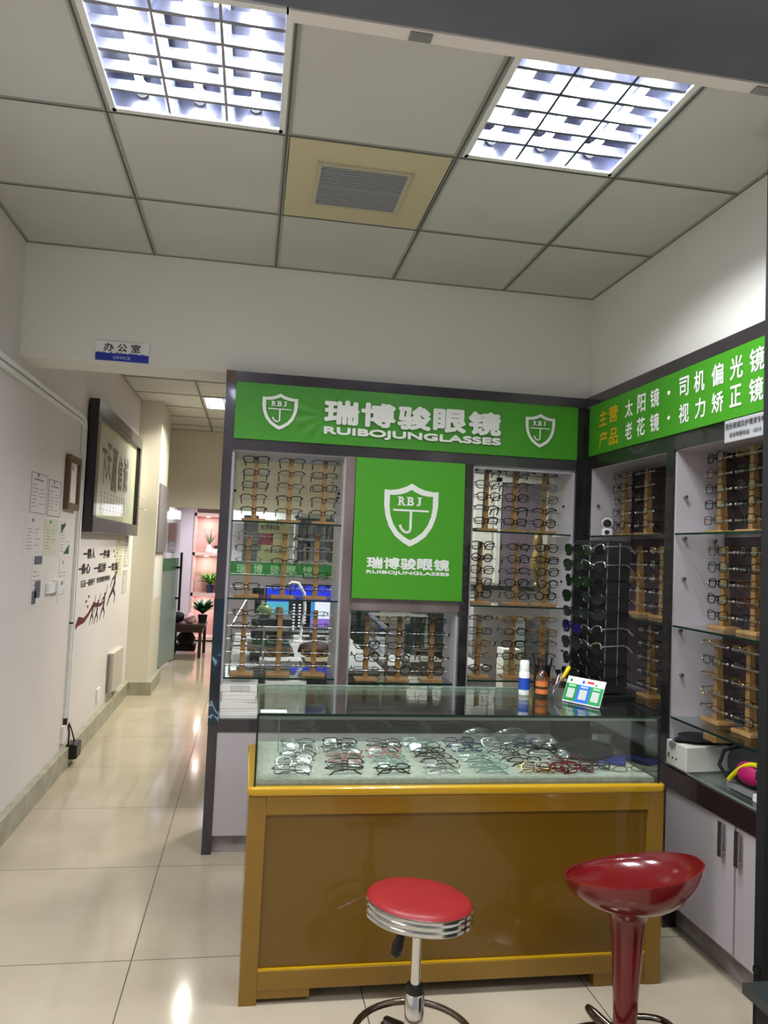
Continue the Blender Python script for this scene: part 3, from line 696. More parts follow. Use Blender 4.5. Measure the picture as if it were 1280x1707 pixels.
for cx, n, nm, cl in cols:
    for i in range(n):
        u = i/(n-1); y = 2.985-u*.36; x = cx+(cx-.62)*(-.10)*(1-u)+rd.uniform(-.008, .012)
        kd = rd.choice(['oval', 'rectangular', 'round', 'half-rim', 'square'])
        c = cl[i]; pos = ORT[i] if i < n-1 else 'nearest'
        th = .0016 if c in ('silver', 'gold', 'gunmetal', 'clear green') else .0022
        eyeglasses(kd, c, th, (x, y, .722), (-.75+rd.uniform(-.1, .1), rd.uniform(-.03, .03), rd.uniform(-.16, .16)), f'folded {c} {kd} glasses, {pos} in showcase {nm}', 'folded eyeglasses inside the showcase', 'fold')
eyeglasses('square', 'black', .003, (1.262, 2.66, .722), (-.8, 0, .12), 'thick black square glasses lying nearest the front right of the showcase', 'folded eyeglasses inside the showcase', 'fold')
eyeglasses('rectangular', 'wine red', .0028, (1.090, 2.635, .722), (-.8, 0, -.15), 'thick dark red glasses at the front right of the showcase', 'folded eyeglasses inside the showcase', 'fold')
eyeglasses('oval', 'gold', .0016, (1.385, 2.64, .712), (-1.2, 0, .05), 'thin gold glasses lying flat at the right end of the showcase', 'folded eyeglasses inside the showcase', 'fold')
eyeglasses('square', 'black', .0026, (1.24, 2.80, .722), (-.8, 0, -.3), 'black square glasses in front of the dark cloth in the showcase', 'folded eyeglasses inside the showcase', 'fold')
M_bag = glass('plastic_bag', (225, 230, 230), .18, .15)
for x, lb, c in ((.93, 'clear plastic bag of glasses at the rear of the showcase, left of two', 'silver'), (1.075, 'clear plastic bag with black glasses at the rear of the showcase, right of two', 'black')):
    k = MB(); k.blob((x, 3.03, .735), (.068, .02, .034), 16, 9, .05, seed=int(x*100)); tag(k.build('plastic_bag', M_bag), lb, 'bag')
k = MB(); k.blob((1.20, 2.975, .725), (.05, .035, .026), 18, 10, .22, 4); tag(k.build('cellophane_wrapper', mat('cellophane', (170, 170, 170), .1, .6)), 'crumpled shiny cellophane wrapper beside the black cloth in the showcase', 'wrapper')
t = thing('glasses_case', 'open black glasses case at the back right of the showcase', 'case', (1.33, 2.99, .70))
k = MB(); k.prism([(-.09, 0), (.07, 0), (.075, .11), (-.10, .13)], .02, .03); k.build('lid', M_blackm, t)
k = MB(); k.rbox(-.07, .07, -.06, .02, 0, .03, .01); k.build('box', M_black, t)
k = MB(); k.blob((1.31, 2.85, .728), (.11, .085, .034), 20, 10, .12, 9); tag(k.build('black_cloth', M_blackm), 'crumpled black cloth bag lying in the right of the showcase', 'cloth')
k = MB(); k.rbox(-.05, .05, -.055, .055, 0, .014, .004, Matrix.Translation((1.385, 2.775, .701)) @ Matrix.Rotation(-.5, 4, 'Z')); tag(k.build('blue_cloth', mat('blue_fabric', (24, 36, 120), .8)), 'folded dark blue lens cloth at the right end of the showcase', 'cloth')
t = thing('price_tag', 'small cream tag on a pin at the rear left inside the showcase', 'tag', (.125, 2.90, .70))
B('card', mat('cream_card', (205, 196, 150), .6), [(.088, .178, 2.903, 2.906, .850, .868)], t); B('pin', M_steel, [(.13, .133, 2.906, 2.908, .70, .852)], t)
k = MB()
for i in range(3): k.box(.118+i*.012, .127+i*.012, 2.9015, 2.903, .854, .864)
k.build('print', M_ink, t, True)
tag(B('label_strip', M_paper, [(.055, .140, 2.556, 2.60, ZT, ZT+.0015)]), 'white paper strip lying on the front left corner of the glass top', 'label')

# things on the counter ------------------------------------------
t = thing('spray_bottle', 'white spray bottle with a blue label on the glass counter', 'bottle', (1.085, 2.935, ZT))
k = MB(); k.lathe([(.019, 0), (.021, .004), (.021, .085), (.019, .09)], 24); k.build('body', M_white, t)
k = MB(); k.lathe([(.0214, .020), (.0214, .066)], 24); k.build('label', mat('blue_label', (20, 70, 170), .4), t)
k = MB(); k.lathe([(.018, .09), (.0185, .093), (.0185, .128), (.016, .133)], 24); k.build('cap', M_white, t)
t = thing('pump_bottle', 'clear pump bottle with an orange label and black pump on the glass counter', 'bottle', (1.145, 2.90, ZT))
k = MB(); k.lathe([(.021, 0), (.024, .004), (.024, .075), (.019, .088), (.010, .098), (.010, .104)], 24); k.build('body', glass('amber_plastic', (226, 196, 140), .10, .08), t)
k = MB(); k.lathe([(.0245, .012), (.0245, .030)], 24); k.lathe([(.0245, .040), (.0245, .060)], 24); k.build('label', mat('orange_label', (205, 112, 50), .4), t)
k = MB(); k.lathe([(.012, .104), (.012, .118), (.004, .120), (.004, .135)], 16); k.box(-.022, .006, -.006, .006, .133, .142); k.build('pump', M_black, t)
t = thing('pen_cup', 'black wire mesh pen cup on the counter behind the pump bottle', 'cup', (1.195, 3.03, ZT))
k = MB(); k.lathe([(.032, 0), (.034, .095), (.0325, .095), (.0305, .004), (0, .004)], 24); k.build('cup', M_black, t)
rd = random.Random(8)
for i, (c, nm) in enumerate([((20, 20, 22), 'black pen'), ((20, 20, 22), 'black pen'), ((40, 40, 50), 'dark grey pen'), ((20, 20, 22), 'black marker'), ((60, 62, 66), 'grey pen'), ((20, 20, 22), 'black pen'), ((30, 30, 36), 'dark pen'), ((20, 20, 22), 'black pen')]):
    a = i*.8; x, y = 1.195+.016*math.cos(a), 3.03+.016*math.sin(a); h = .125+.03*rd.random()
    k = MB(); k.tube([(x, y, ZT+.006), (x+.026*math.cos(a), y+.02*math.sin(a), ZT+h)], [.003, .0042], 8)
    o = k.build('pen', mat(f'pen_{c[0]}_{c[2]}', c, .3)); tag(o, 'dark pen standing among others in the black mesh cup', 'pen', 'pens in the black mesh cup')
t = thing('scissor_tray', 'clear acrylic tray holding tools on the counter beside the payment stand', 'tray', (1.205, 2.93, ZT))
k = MB(); k.box(-.05, .05, -.04, .04, 0, .003); k.box(-.05, -.047, -.04, .04, 0, .05); k.box(.047, .05, -.04, .04, 0, .05); k.box(-.05, .05, -.04, -.037, 0, .035); k.box(-.05, .05, .037, .04, 0, .06)
k.build('box', M_bag, t)
t = thing('screwdriver', 'yellow handled screwdriver leaning in the clear tray', 'screwdriver', (1.205, 2.93, ZT))
Mx = Matrix.Translation((0, 0, .004)) @ Matrix.Rotation(.55, 4, 'Y')
k = MB(); k.tube([(0, 0, .06), (0, 0, .065), (0, 0, .085), (0, 0, .12), (0, 0, .128)], [.004, .008, .007, .009, .005], 12, M=Mx); k.build('handle', mat('yellow_plastic', (240, 200, 10), .3), t)
k = MB(); k.tube([(0, 0, 0), (0, 0, .06)], .0025, 8, M=Mx); k.build('shaft', M_chrome, t)
for (a, b, l) in (((1.175, 2.92), (1.235, 2.90), 'silver pliers resting in the clear tray'), ((1.19, 2.90), (1.235, 2.95), 'thin steel file resting across the clear tray')):
    k = MB(); k.tube([(a[0], a[1], ZT+.006), (b[0], b[1], ZT+.075)], [.003, .004], 8); tag(k.build('tool', M_steel), l, 'tool')
t = thing('glue_pot', 'small red pot with a dark cap behind the clear tray', 'pot', (1.265, 3.03, ZT))
k = MB(); k.lathe([(.022, 0), (.024, .01), (.024, .045), (.014, .05)], 20); k.build('jar', mat('red_pot', (150, 24, 30), .3), t)
k = MB(); k.lathe([(.006, .05), (.006, .07), (.012, .072), (.012, .085)], 16); k.build('cap', M_black, t)
# payment stand
Mx = Matrix.Rotation(-.45, 4, 'X')
t = thing('payment_stand', 'tilted payment card stand with green and blue squares on the counter', 'stand', (1.232, 2.735, ZT), -1.06)
W2, H2 = .084, .100
def pp(n, m, bx, par=t):
    k = MB()
    for b in bx: k.box(*b, M=Matrix.Translation((0, 0, .004)) @ Matrix.Diagonal((1.22, 1, 1.12, 1)) @ Mx)
    return k.build(n, m, par)
W2, H2 = .069, .089
pp('board', M_white, [(-W2, W2, 0, .003, 0, H2)])
pp('panel', mat('pay_green', (40, 140, 70), .3), [(-W2+.001, -W2/3, -.0008, 0, .003, .064)])
pp('panel', mat('pay_blue', (50, 110, 200), .3), [(-W2/3, W2/3, -.0008, 0, .003, .064)])
pp('panel', mat('pay_green2', (50, 150, 90), .3), [(W2/3, W2-.001, -.0008, 0, .003, .064)])
pp('tab', mat('pale_green', (150, 220, 160), .4), [(-.058, -.032, -.0012, -.0008, .054, .061), (.032, .058, -.0012, -.0008, .054, .061)])
pp('tab', mat('pale_blue', (160, 190, 240), .4), [(-.014, .014, -.0012, -.0008, .054, .061)])
pp('blank_square', mat('pale_grey', (190, 196, 190), .4), [(-.058, -.032, -.0012, -.0008, .014, .048), (-.014, .014, -.0012, -.0008, .014, .048), (.032, .058, -.0012, -.0008, .014, .048)])
pp('mark', mat('mark_green', (20, 110, 60), .4), [(-.058, -.050, -.0006, 0, .071, .080), (.036, .042, -.0006, 0, .068, .074)])
pp('mark', mat('mark_blue', (40, 80, 210), .4), [(-.012, -.004, -.0006, 0, .070, .080)])
pp('mark', mat('mark_red', (210, 40, 40), .4), [(.006, .030, -.0006, 0, .073, .080)])
k = MB(); k.box(-W2, W2, -.005, .05, 0, .003); k.build('foot', M_bag, t)

# sunglasses rack ------------------------------------------------
RA = math.radians(-83)
RX, RY = 1.395, 2.935
t = thing('sunglasses_rack', 'tall black sunglasses rack standing on the counter by the corner', 'rack', (RX, RY, ZT), RA)
k = MB(); k.rbox(-.128, .128, -.05, .05, .03, .62, .004); k.build('column', M_blackm, t)
k = MB(); k.rbox(-.15, .15, -.08, .08, 0, .025, .01); k.build('base', M_black, t)
for x, y in ((-.125, -.052), (0, -.052), (.125, -.052), (.13, 0.0)):
    k = MB(); k.tube([(x, y, .06), (x, y, .61)], .0022, 6); k.build('edge_strip', M_steel, t)
R3 = Matrix.Rotation(RA, 3, 'Z'); rd = random.Random(44)
M_dk = mat('dark_lens', (12, 15, 14), .12, spec=.35); M_dkb = mat('blue_mirror_lens', (20, 20, 90), .06, .3); M_dkg = mat('green_grey_lens', (30, 36, 34), .3, spec=.2)
KINDS['brow-bar'] = ('cat', .060, .038); KINDS['sport'] = ('cat', .060, .036); KINDS['aviator'] = ('aviator', .056, .046); KINDS['large square'] = ('soft', .056, .044)
ROWN = ['lowest', 'second-lowest', 'third-lowest', 'fourth-lowest', 'middle', 'fourth-highest', 'third-highest', 'second-highest', 'highest']
for c, (cx, cn) in enumerate(((-.075, 'far'), (.072, 'near'))):
    for r in range(9):
        z = ZT+.075+r*.063
        p = R3 @ Vector((cx, -.085, 0))
        kd = rd.choice(['sport', 'aviator', 'large square', 'large square']); lm = M_dkb if (c, r) == (0, 3) else rd.choice([M_dk, M_dk, M_dkg])
        cl = rd.choice(['black', 'black', 'gunmetal']) if (c, r) not in ((1, 7), (1, 3), (1, 2), (1, 8)) else 'silver'
        if cl == 'silver': kd = 'brow-bar'; lm = M_dk
        eyeglasses(kd, cl, .0026, (RX+p.x, RY+p.y, z), (rd.uniform(0, .1), rd.uniform(-.05, .05), RA+rd.uniform(-.1, .12)),
                   f'dark {kd} sunglasses with {cl} frame, {ROWN[r]} in the {cn} column of the rack', 'sunglasses on the black rack', 'open', lm, 'sunglasses', 1.05)

# security camera
t = thing('security_camera', 'small white round-headed security camera on the corner shelf', 'camera', (1.765, 3.655, 1.586), -.5)
k = MB(); k.lathe([(.026, 0), (.03, .004), (.03, .03), (.022, .038)], 24); k.build('body', M_white, t)
k = MB(); k.blob((0, 0, .062), (.031, .031, .031), 20, 12, 0); k.build('head', M_white, t)
k = MB(); k.lathe([(.021, 0), (.018, .006), (0, .007)], 20, M=Matrix.Translation((0, -.027, .062)) @ Matrix.Rotation(PI/2, 4, 'X')); k.build('lens', M_black, t)
k = MB(); k.lathe([(.013, 0), (.011, .005), (0, .006)], 20, M=Matrix.Translation((0, -.027, .017)) @ Matrix.Rotation(PI/2, 4, 'X')); k.build('sensor', M_black, t)

# paper boxes on the cabinet base at left
for z0, h, rz, lb, w in ((.632, .028, .04, 'white paper box at the bottom of the pile beside the counter', .175), (.661, .046, .07, 'white paper box with a creased lid, second in the pile', .18), (.708, .030, -.03, 'white paper box third in the pile beside the counter', .17), (.739, .052, -.02, 'white paper box with a printed form, topmost of the pile', .18)):
    t = thing('paper_box', lb, 'box', (-.03, 3.90, z0), rz, 'white boxes on the cabinet ledge')
    k = MB(); k.rbox(-w/2, w/2, -.10, .10, 0, h*.6, .002); k.build('box', M_paper, t)
    k = MB(); k.rbox(-w/2-.002, w/2+.002, -.102, .102, h*.35, h, .003); o = k.build('lid', M_paper, t)
    if 'printed' in lb:
        k = MB()
        for i in range(4): k.box(-.035, .055, -.1035, -.102, h*.42+i*.008, h*.42+i*.008+.0012)
        for x in (-.035, .01, .054): k.box(x, x+.0012, -.1035, -.102, h*.42, h*.42+.025)
        k.build('form', M_grey, o)
k = MB(); k.rbox(.10, .30, 3.86, 4.06, .632, .80, .004); tag(k.build('paper_box', M_paper), 'tall white box behind the left end of the counter', 'box')

# under the counter
k = MB(); k.rbox(.30, .44, 2.66, 2.76, 0, .05, .002); o = tag(k.build('small_carton', M_white), 'small white and blue carton lying under the yellow counter', 'carton')
B('print', mat('blue_print', (90, 110, 190), .5), [(.305, .33, 2.6585, 2.66, .015, .042), (.35, .43, 2.6585, 2.66, .03, .036)], o)

# ---------------------------------------------------------------- right ledge items
t = thing('white_carton', 'white cardboard carton on the ledge under the right shelves', 'carton', (1.775, 2.86, .660))
k = MB(); k.add([(1.685, 2.765, .66), (1.885, 2.785, .66), (1.885, 2.91, .66), (1.685, 2.91, .66), (1.685, 2.765, .755), (1.885, 2.785, .755), (1.885, 2.91, .755), (1.685, 2.91, .755)],
   [(3, 2, 1, 0), (4, 5, 6, 7), (0, 1, 5, 4), (1, 2, 6, 5), (2, 3, 7, 6), (3, 0, 4, 7)]); k.build('box', mat('carton_white', (214, 212, 200), .6), t, True, bevel=.003)
k = MB()
for i, (y, z) in enumerate(((2.895, .70), (2.895, .69), (2.865, .69), (2.84, .69))): k.box(1.6835, 1.685, y-.008, y, z, z+.006)
k.build('print', M_ink, t, True)
k = MB(); k.blob((1.80, 2.86, .770), (.10, .07, .018), 24, 10, .12, 21); tag(k.build('black_cloth', M_blackm), 'black cloth bag draped over the white carton under the shelf', 'cloth')
k = MB()
for i in range(5): k.tube([(1.70+.004*i, 2.875-.012*i, .762), (1.682, 2.877-.010*i, .752), (1.680, 2.876-.008*i, .735-.006*(i % 3))], .0014, 5)
tag(k.build('cord_tassel', M_black), 'black cords hanging over the front of the white carton', 'cord')
k = MB(); k.rbox(1.76, 1.86, 2.70, 2.78, .788, .812, .004); tag(k.build('wood_block', M_wood), 'small pine block lying on the black cloth under the shelf', 'wood block')
t = thing('backpack', 'black backpack with a yellow and magenta pocket under the right shelf', 'bag', (1.83, 2.53, .66))
k = MB(); k.blob((0, 0, .072), (.085, .15, .072), 28, 14, .04, 2); k.build('body', M_blackm, t)
k = MB(); k.blob((-.045, -.03, .072), (.05, .075, .045), 20, 12, .03, 3, ); k.build('pocket', mat('magenta_fabric', (170, 10, 90), .6), t)
k = MB(); k.tube([(-.09+.012*abs(i-3)/3, .045-i*.0, .03+i*.016) if False else (-.088+.02*(i/6)**2, .05-.022*i, .030+.085*math.sin(PI/2*i/6)) for i in range(7)], .008, 8); k.build('piping', mat('yellow_fabric', (225, 215, 20), .5), t)
k = MB(); k.tube([(-.06, .10, .02), (-.075, .13, .06), (-.05, .14, .11), (.0, .12, .135)], .007, 8); k.build('strap', M_blackm, t)
k = MB(); k.rbox(1.745, 1.79, 2.455, 2.60, .661, .680, .002); tag(k.build('grey_box', mat('silver_grey_box', (120, 120, 120), .5)), 'flat grey box on the glass ledge in front of the backpack', 'box')
k = MB(); k.rbox(1.73, 1.82, 2.28, 2.43, .661, .685, .002); tag(k.build('paper_box', mat('carton_white', (214, 212, 200), .6)), 'flat white box at the near end of the glass ledge', 'box')

# low dark cabinet at the lower right edge
t = thing('low_cabinet', 'low dark green-grey cabinet at the bottom right corner', 'cabinet', (1.48, 1.4, 0))
B('top', mat('dark_slate', (44, 50, 48), .3, coat=.3), [(1.262, 1.70, 1.0, 1.80, .395, .422)], t, bevel=.002)
B('body', mat('dark_slate_side', (36, 38, 38), .5), [(1.285, 1.70, 1.0, 1.775, 0, .395)], t)

# ================================================================== STOOLS
t = thing('round_stool', 'round swivel stool with a red vinyl seat and chrome base', 'stool', (.505, 2.14, 0))
T = Matrix.Translation((0, 0, .455)) @ Matrix.Rotation(.075, 4, 'Y') @ Matrix.Rotation(-.05, 4, 'X')
k = MB(); k.lathe([(0, .058), (.10, .0575), (.135, .054), (.146, .047), (.150, .040)], 48, M=T); k.build('seat_cushion', M_redv, t)
k = MB(); k.lathe([(.148, .000), (.153, .004), (.153, .012), (.149, .015), (.153, .019), (.153, .028), (.149, .031), (.153, .035), (.153, .041), (.148, .043)], 48, M=T); k.lathe([(0, -.004), (.148, 0)], 48, M=T); k.build('seat_band', M_chrome, t)
k = MB(); k.lathe([(.014, .24), (.014, .457)], 20); k.build('piston', M_chrome, t)
k = MB(); k.lathe([(.021, .10), (.027, .12), (.027, .245), (.023, .25)], 24); k.build('sleeve', M_chrome, t)
k = MB(); k.lathe([(.025, .249), (.027, .252), (.025, .268), (.014, .272)], 24); k.build('collar', M_black, t)
k = MB(); k.tube([(-.01, -.02, .45), (-.045, -.03, .435)], .005, 8); k.tube([(-.045, -.03, .435), (-.052, -.035, .42), (-.062, -.04, .395), (-.066, -.042, .375), (-.064, -.042, .368)], [.006, .011, .016, .015, .008], 12); k.build('lever', M_black, t)
k = MB(); k.tube([(.165*math.cos(2*PI*i/40), .165*math.sin(2*PI*i/40), .13) for i in range(40)], .0095, 10, closed=True); k.build('foot_ring', mat('dark_chrome', (130, 120, 110), .2, 1.0), t)
for i in range(5):
    a = 2*PI*i/5+.5; c, s = math.cos(a), math.sin(a)
    k = MB(); k.tube([(.02*c, .02*s, .12), (.09*c, .09*s, .10), (.20*c, .20*s, .06)], [.02, .017, .012], 10); l = k.build('leg', M_black if i % 2 else M_chrome, t)
    k = MB(); k.lathe([(.022, -.011), (.026, -.008), (.026, .008), (.022, .011)], 16, M=Matrix.Translation((.205*c, .205*s, .026)) @ Matrix.Rotation(a, 4, 'Z') @ Matrix.Rotation(PI/2, 4, 'X')); k.tube([(.20*c, .20*s, .062), (.205*c, .205*s, .03)], .005, 6); k.build('caster', M_black, l)

t = thing('bar_stool', 'glossy red plastic bar stool with a scooped tilted bowl seat', 'stool', (1.135, 2.15, 0))
# bowl: rim ellipse tilted, bottom merges into flared column
n, mr = 56, 16; vs = []; fs = []
def bowl(s, a, inner):
    # s: 0 at neck .. 1 at rim
    rimr = .196
    q = math.sin(s*PI/2)**.85
    r = .045+(rimr-.045)*q if not inner else (rimr-.006)*q
    z = .455+.105*(1-math.cos(s*PI/2))**.9 if not inner else .478+.082*(1-math.cos(s*PI/2))**.9
    hi = (.028*math.cos(a)-.030*math.sin(a))*s**1.6            # rim a little higher on the right
    dip = .004*math.cos(2*a)*s**2
    return Vector((.014*s+r*math.cos(a)*1.02, r*math.sin(a)*.92, z+hi+dip))
for inner in (False, True):
    for j in range(mr+1):
        s = j/mr
        for i in range(n): vs.append(bowl(s if not inner else 1-s, 2*PI*i/n, inner))
R_ = 2*(mr+1)
for j in range(R_-1):
    for i in range(n): fs.append((j*n+i, j*n+(i+1) % n, (j+1)*n+(i+1) % n, (j+1)*n+i))
k = MB(); k.add(vs, fs, True); k.build('seat', M_red, t)
k = MB(); k.lathe([(.034, .06), (.033, .10), (.036, .20), (.042, .30), (.047, .38), (.052, .42), (.062, .447), (.085, .470)], 36); k.build('column', M_red, t)
k = MB(); k.lathe([(.205, 0), (.208, .006), (.19, .016), (.10, .026), (.045, .045), (.036, .065)], 48); k.build('base', mat('dark_chrome', (130, 120, 110), .2, 1.0), t)
k = MB(); P = [(-.045, .075, .17), (-.075, .085, .175), (-.088, .06, .17), (-.075, .01, .15), (-.035, -.05, .13), (.03, -.085, .12), (.09, -.06, .12), (.115, .0, .125), (.095, .05, .14), (.04, .06, .16)]
P = [(-.03, .03, .10), (-.07, .075, .125), (-.085, .055, .13), (-.07, -.02, .125), (-.02, -.10, .12), (.07, -.12, .12), (.13, -.06, .12), (.12, .01, .12), (.05, .04, .115), (.02, .03, .10)]
Q = []
for i in range(len(P)-1):
    a, b = Vector(P[i]), Vector(P[i+1]); p0 = Vector(P[max(0, i-1)]); p3 = Vector(P[min(len(P)-1, i+2)])
    for s in range(5):
        u = s/5; Q.append(.5*((2*a)+(b-p0)*u+(2*p0-5*a+4*b-p3)*u*u+(3*a-p0-3*b+p3)*u**3))
k.tube(Q, .009, 10); k.build('foot_rest', mat('dark_chrome', (130, 120, 110), .2, 1.0), t)

# ================================================================== LEFT WALL
XW = XL
t = thing('cable_trunking', 'white cable trunking running along and down the left wall', 'trunking', (XW, 4.4, .28))
B('duct', M_white, [(XW, XW+.022, 0.0, 5.25, 2.225, 2.252)], t, bevel=.002)
B('duct', M_white, [(XW, XW+.022, 0.0, 5.20, 2.195, 2.215)], t, bevel=.002)
k = MB(); k.tube([(XW+.011, 5.24, 2.238), (XW+.011, 5.285, 2.222), (XW+.011, 5.302, 2.18)], .014, 8); k.tube([(XW+.011, 5.19, 2.205), (XW+.011, 5.235, 2.19), (XW+.011, 5.25, 2.15)], .011, 8); k.build('elbow', M_white, t, True)
B('duct', M_white, [(XW, XW+.022, 5.288, 5.318, .28, 2.19)], t, bevel=.002)
B('duct', M_white, [(XW, XW+.02, 5.238, 5.262, .28, 2.16)], t, bevel=.002)
B('tape', M_black, [(XW, XW+.024, 5.236, 5.262, .27, .31), (XW, XW+.022, 5.236, 5.262, .91, .92)], t)
t = thing('wall_socket', 'white wall socket at the foot of the cable trunking', 'socket', (XW, 5.27, .13))
B('plate', M_white, [(XW, XW+.02, 5.19, 5.31, .16, .27)], t, bevel=.003)
t = thing('power_adapter', 'black power adapter hanging low on the left wall by its cord', 'adapter', (XW+.06, 5.33, .03))
k = MB(); k.rbox(XW+.02, XW+.09, 5.26, 5.40, .045, .14, .01); k.build('brick', M_black, t, True)
k = MB(); k.tube([(XW+.03, 5.29, .14), (XW+.03, 5.30, .2), (XW+.025, 5.29, .26)], .006, 6); k.tube([(XW+.05, 5.37, .14), (XW+.04, 5.33, .21), (XW+.025, 5.30, .27)], .005, 6); k.build('cord', mat('dark_red_cord', (70, 20, 26), .5), t, True)

t = thing('calligraphy_frame', 'large dark framed Chinese calligraphy scroll under glass on the left wall', 'picture', (XW, 6.42, 1.504))
fy0, fy1, fz0, fz1 = 5.39, 7.45, 1.504, 2.406; fw = .10; xo = XW+.012; xf = XW+.075
k = MB(); k.box(xo, xf, fy0, fy1, fz0, fz0+fw); k.box(xo, xf, fy0, fy1, fz1-fw, fz1); k.box(xo, xf, fy0, fy0+fw, fz0+fw, fz1-fw); k.box(xo, xf, fy1-fw, fy1, fz0+fw, fz1-fw)
k.build('frame', mat('dark_frame', (44, 38, 42), .3, coat=.3), t, True, bevel=.006)
B('silk_mount', noisy('pale_silk', (206, 208, 170), (214, 214, 182), 3, .6), [(xo, XW+.040, fy0+fw, fy1-fw, fz0+fw, fz1-fw)], t)
B('scroll_paper', mat('scroll_paper', (206, 204, 196), .6), [(XW+.040, XW+.042, fy0+.25, fy1-.32, fz0+.17, fz1-.16)], t)
for ch, y, w, z, h in (('下', 5.74, .20, 1.86, .26), ('天', 5.92, .20, 1.90, .28), ('赢', 6.14, .24, 1.83, .36), ('信', 6.42, .22, 1.86, .28), ('诚', 6.68, .24, 1.86, .30)):
    write('calligraphy', ch, t, mat('soft_ink', (60, 58, 56), .6), XW+.0425, y, z, w, h, .02, 'left')
k = MB(); rd = random.Random(3)
for c in range(9):
    for r in range(5):
        y = 5.78+c*.125; z = 1.80-r*.030
        k.box(XW+.042, XW+.0435, y, y+.05, z, z+.006); k.box(XW+.042, XW+.0435, y+.02, y+.03, z-.012, z+.008)
k.build('small_script', mat('grey_ink', (120, 118, 112), .6), t, True)
B('glazing', M_picglass, [(XW+.055, XW+.058, fy0+fw, fy1-fw, fz0+fw, fz1-fw)], t)

t = thing('framed_certificate', 'small brown wooden framed certificate on the left wall', 'picture', (XW, 5.03, 1.63))
k = MB(); a0, a1, b0, b1 = 4.875, 5.18, 1.632, 1.965; f = .04
k.box(XW+.002, XW+.03, a0, a1, b0, b0+f); k.box(XW+.002, XW+.03, a0, a1, b1-f, b1); k.box(XW+.002, XW+.03, a0, a0+f, b0+f, b1-f); k.box(XW+.002, XW+.03, a1-f, a1, b0+f, b1-f)
k.build('frame', mat('brown_frame', (104, 78, 56), .35), t, True, bevel=.004)
B('certificate', M_paper, [(XW+.004, XW+.012, a0+f, a1-f, b0+f, b1-f)], t)
B('emblem', M_grey, [(XW+.012, XW+.0125, 5.01, 5.04, b1-.09, b1-.06)], t)

def paper(name, label, y0, y1, z0, z1, style, col=(222, 218, 214), cat='notice', seed=1):
    t = thing(name, label, cat, (XW, (y0+y1)/2, z0)); rd = random.Random(seed)
    B('sheet', mat('sheet_%d_%d_%d' % col, col, .6), [(XW+.0005, XW+.002, y0, y1, z0, z1)], t)
    k = MB(); w, h = y1-y0, z1-z0; xa, xb = XW+.002, XW+.0026
    def r(a, b, c, d): k.box(xa, xb, y0+a*w, y0+b*w, z0+c*h, z0+d*h)
    if style == 'border':
        for a in ((.03, .97, .03, .045), (.03, .97, .955, .97), (.03, .05, .03, .97), (.95, .97, .03, .97)): r(*a)
    if style == 'dark':
        for a in ((.02, .98, .01, .03), (.02, .98, .97, .99), (.02, .05, .01, .99), (.95, .98, .01, .99)): r(*a)
    r(.36, .46, .88, .96)
    r(.2, .75, .80, .83) if style != 'none' else None
    for i in range(7):
        z = .68-i*.085; r(.12, .12+rd.uniform(.2, .38), z, z+.014); 
        if rd.random() < .7: r(.55, .55+rd.uniform(.15, .35), z, z+.014)
    k.build('print', mat('faint_print', (120, 116, 114), .6), t, True); return t
paper('certificate_sheet', 'white certificate with a cut-corner border, upper left in the wall group', 4.17, 4.50, 1.575, 1.80, 'border', seed=1)
paper('certificate_sheet', 'white certificate with a dark rectangular border, beside the cut-corner one', 4.52, 4.81, 1.575, 1.785, 'dark', seed=2)
paper('certificate_sheet', 'faint white certificate with a crest, left in the second row on the wall', 4.12, 4.46, 1.36, 1.56, 'none', seed=3)
paper('certificate_sheet', 'pale green certificate in the middle of the second row', 4.49, 4.79, 1.36, 1.56, 'none', (208, 210, 192), seed=4)
t = paper('certificate_sheet', 'certificate with dark green corner triangles, right in the second row', 4.83, 5.12, 1.34, 1.56, 'none', seed=5)
k = MB(); Mx = Matrix(((0, 1, 0, 0), (1, 0, 0, 0), (0, 0, 1, 0), (0, 0, 0, 1)))
k.prism([(4.86, 1.54), (4.98, 1.54), (4.86, 1.48)], XW+.0021, XW+.003, Mx); k.prism([(5.09, 1.36), (4.95, 1.36), (5.09, 1.42)], XW+.0021, XW+.003, Mx); k.build('corner', mat('dark_green', (20, 84, 60), .5), t, True)
t = paper('notice_poster', 'tall narrow notice with dark blue-grey picture blocks on the left wall', 4.30, 4.50, 1.08, 1.36, 'none', seed=6)
B('picture', mat('slate_picture', (92, 98, 110), .5), [(XW+.002, XW+.003, 4.33, 4.48, 1.31, 1.355), (XW+.002, XW+.003, 4.37, 4.48, 1.13, 1.22), (XW+.002, XW+.003, 4.32, 4.40, 1.10, 1.17)], t)
paper('notice_poster', 'tall narrow faint text notice beside the wall switches', 4.88, 5.08, 1.07, 1.33, 'none', seed=7)
t = thing('wall_switch', 'white double wall switch among the notices', 'switch', (XW, 4.72, 1.13))
B('plate', M_white, [(XW, XW+.02, 4.60, 4.74, 1.14, 1.20), (XW, XW+.035, 4.74, 4.86, 1.145, 1.215)], t, bevel=.002)
B('display', M_grey, [(XW+.035, XW+.036, 4.80, 4.84, 1.18, 1.205)], t)
paper('notice_poster', 'yellowish notice sheet on the wall right of the slogan', 6.80, 7.12, 1.15, 1.48, 'none', (212, 214, 178), seed=8)
paper('notice_poster', 'upper white text notice near the pillar', 7.25, 7.52, 1.22, 1.50, 'border', (214, 210, 196), seed=9)
paper('notice_poster', 'lower white text notice near the pillar', 7.22, 7.46, .98, 1.19, 'border', (214, 210, 196), seed=10)
t = paper('notice_poster', 'folded leaflet notice hanging behind the calligraphy frame', 7.47, 7.62, 1.52, 1.98, 'none', (170, 168, 160), seed=11)
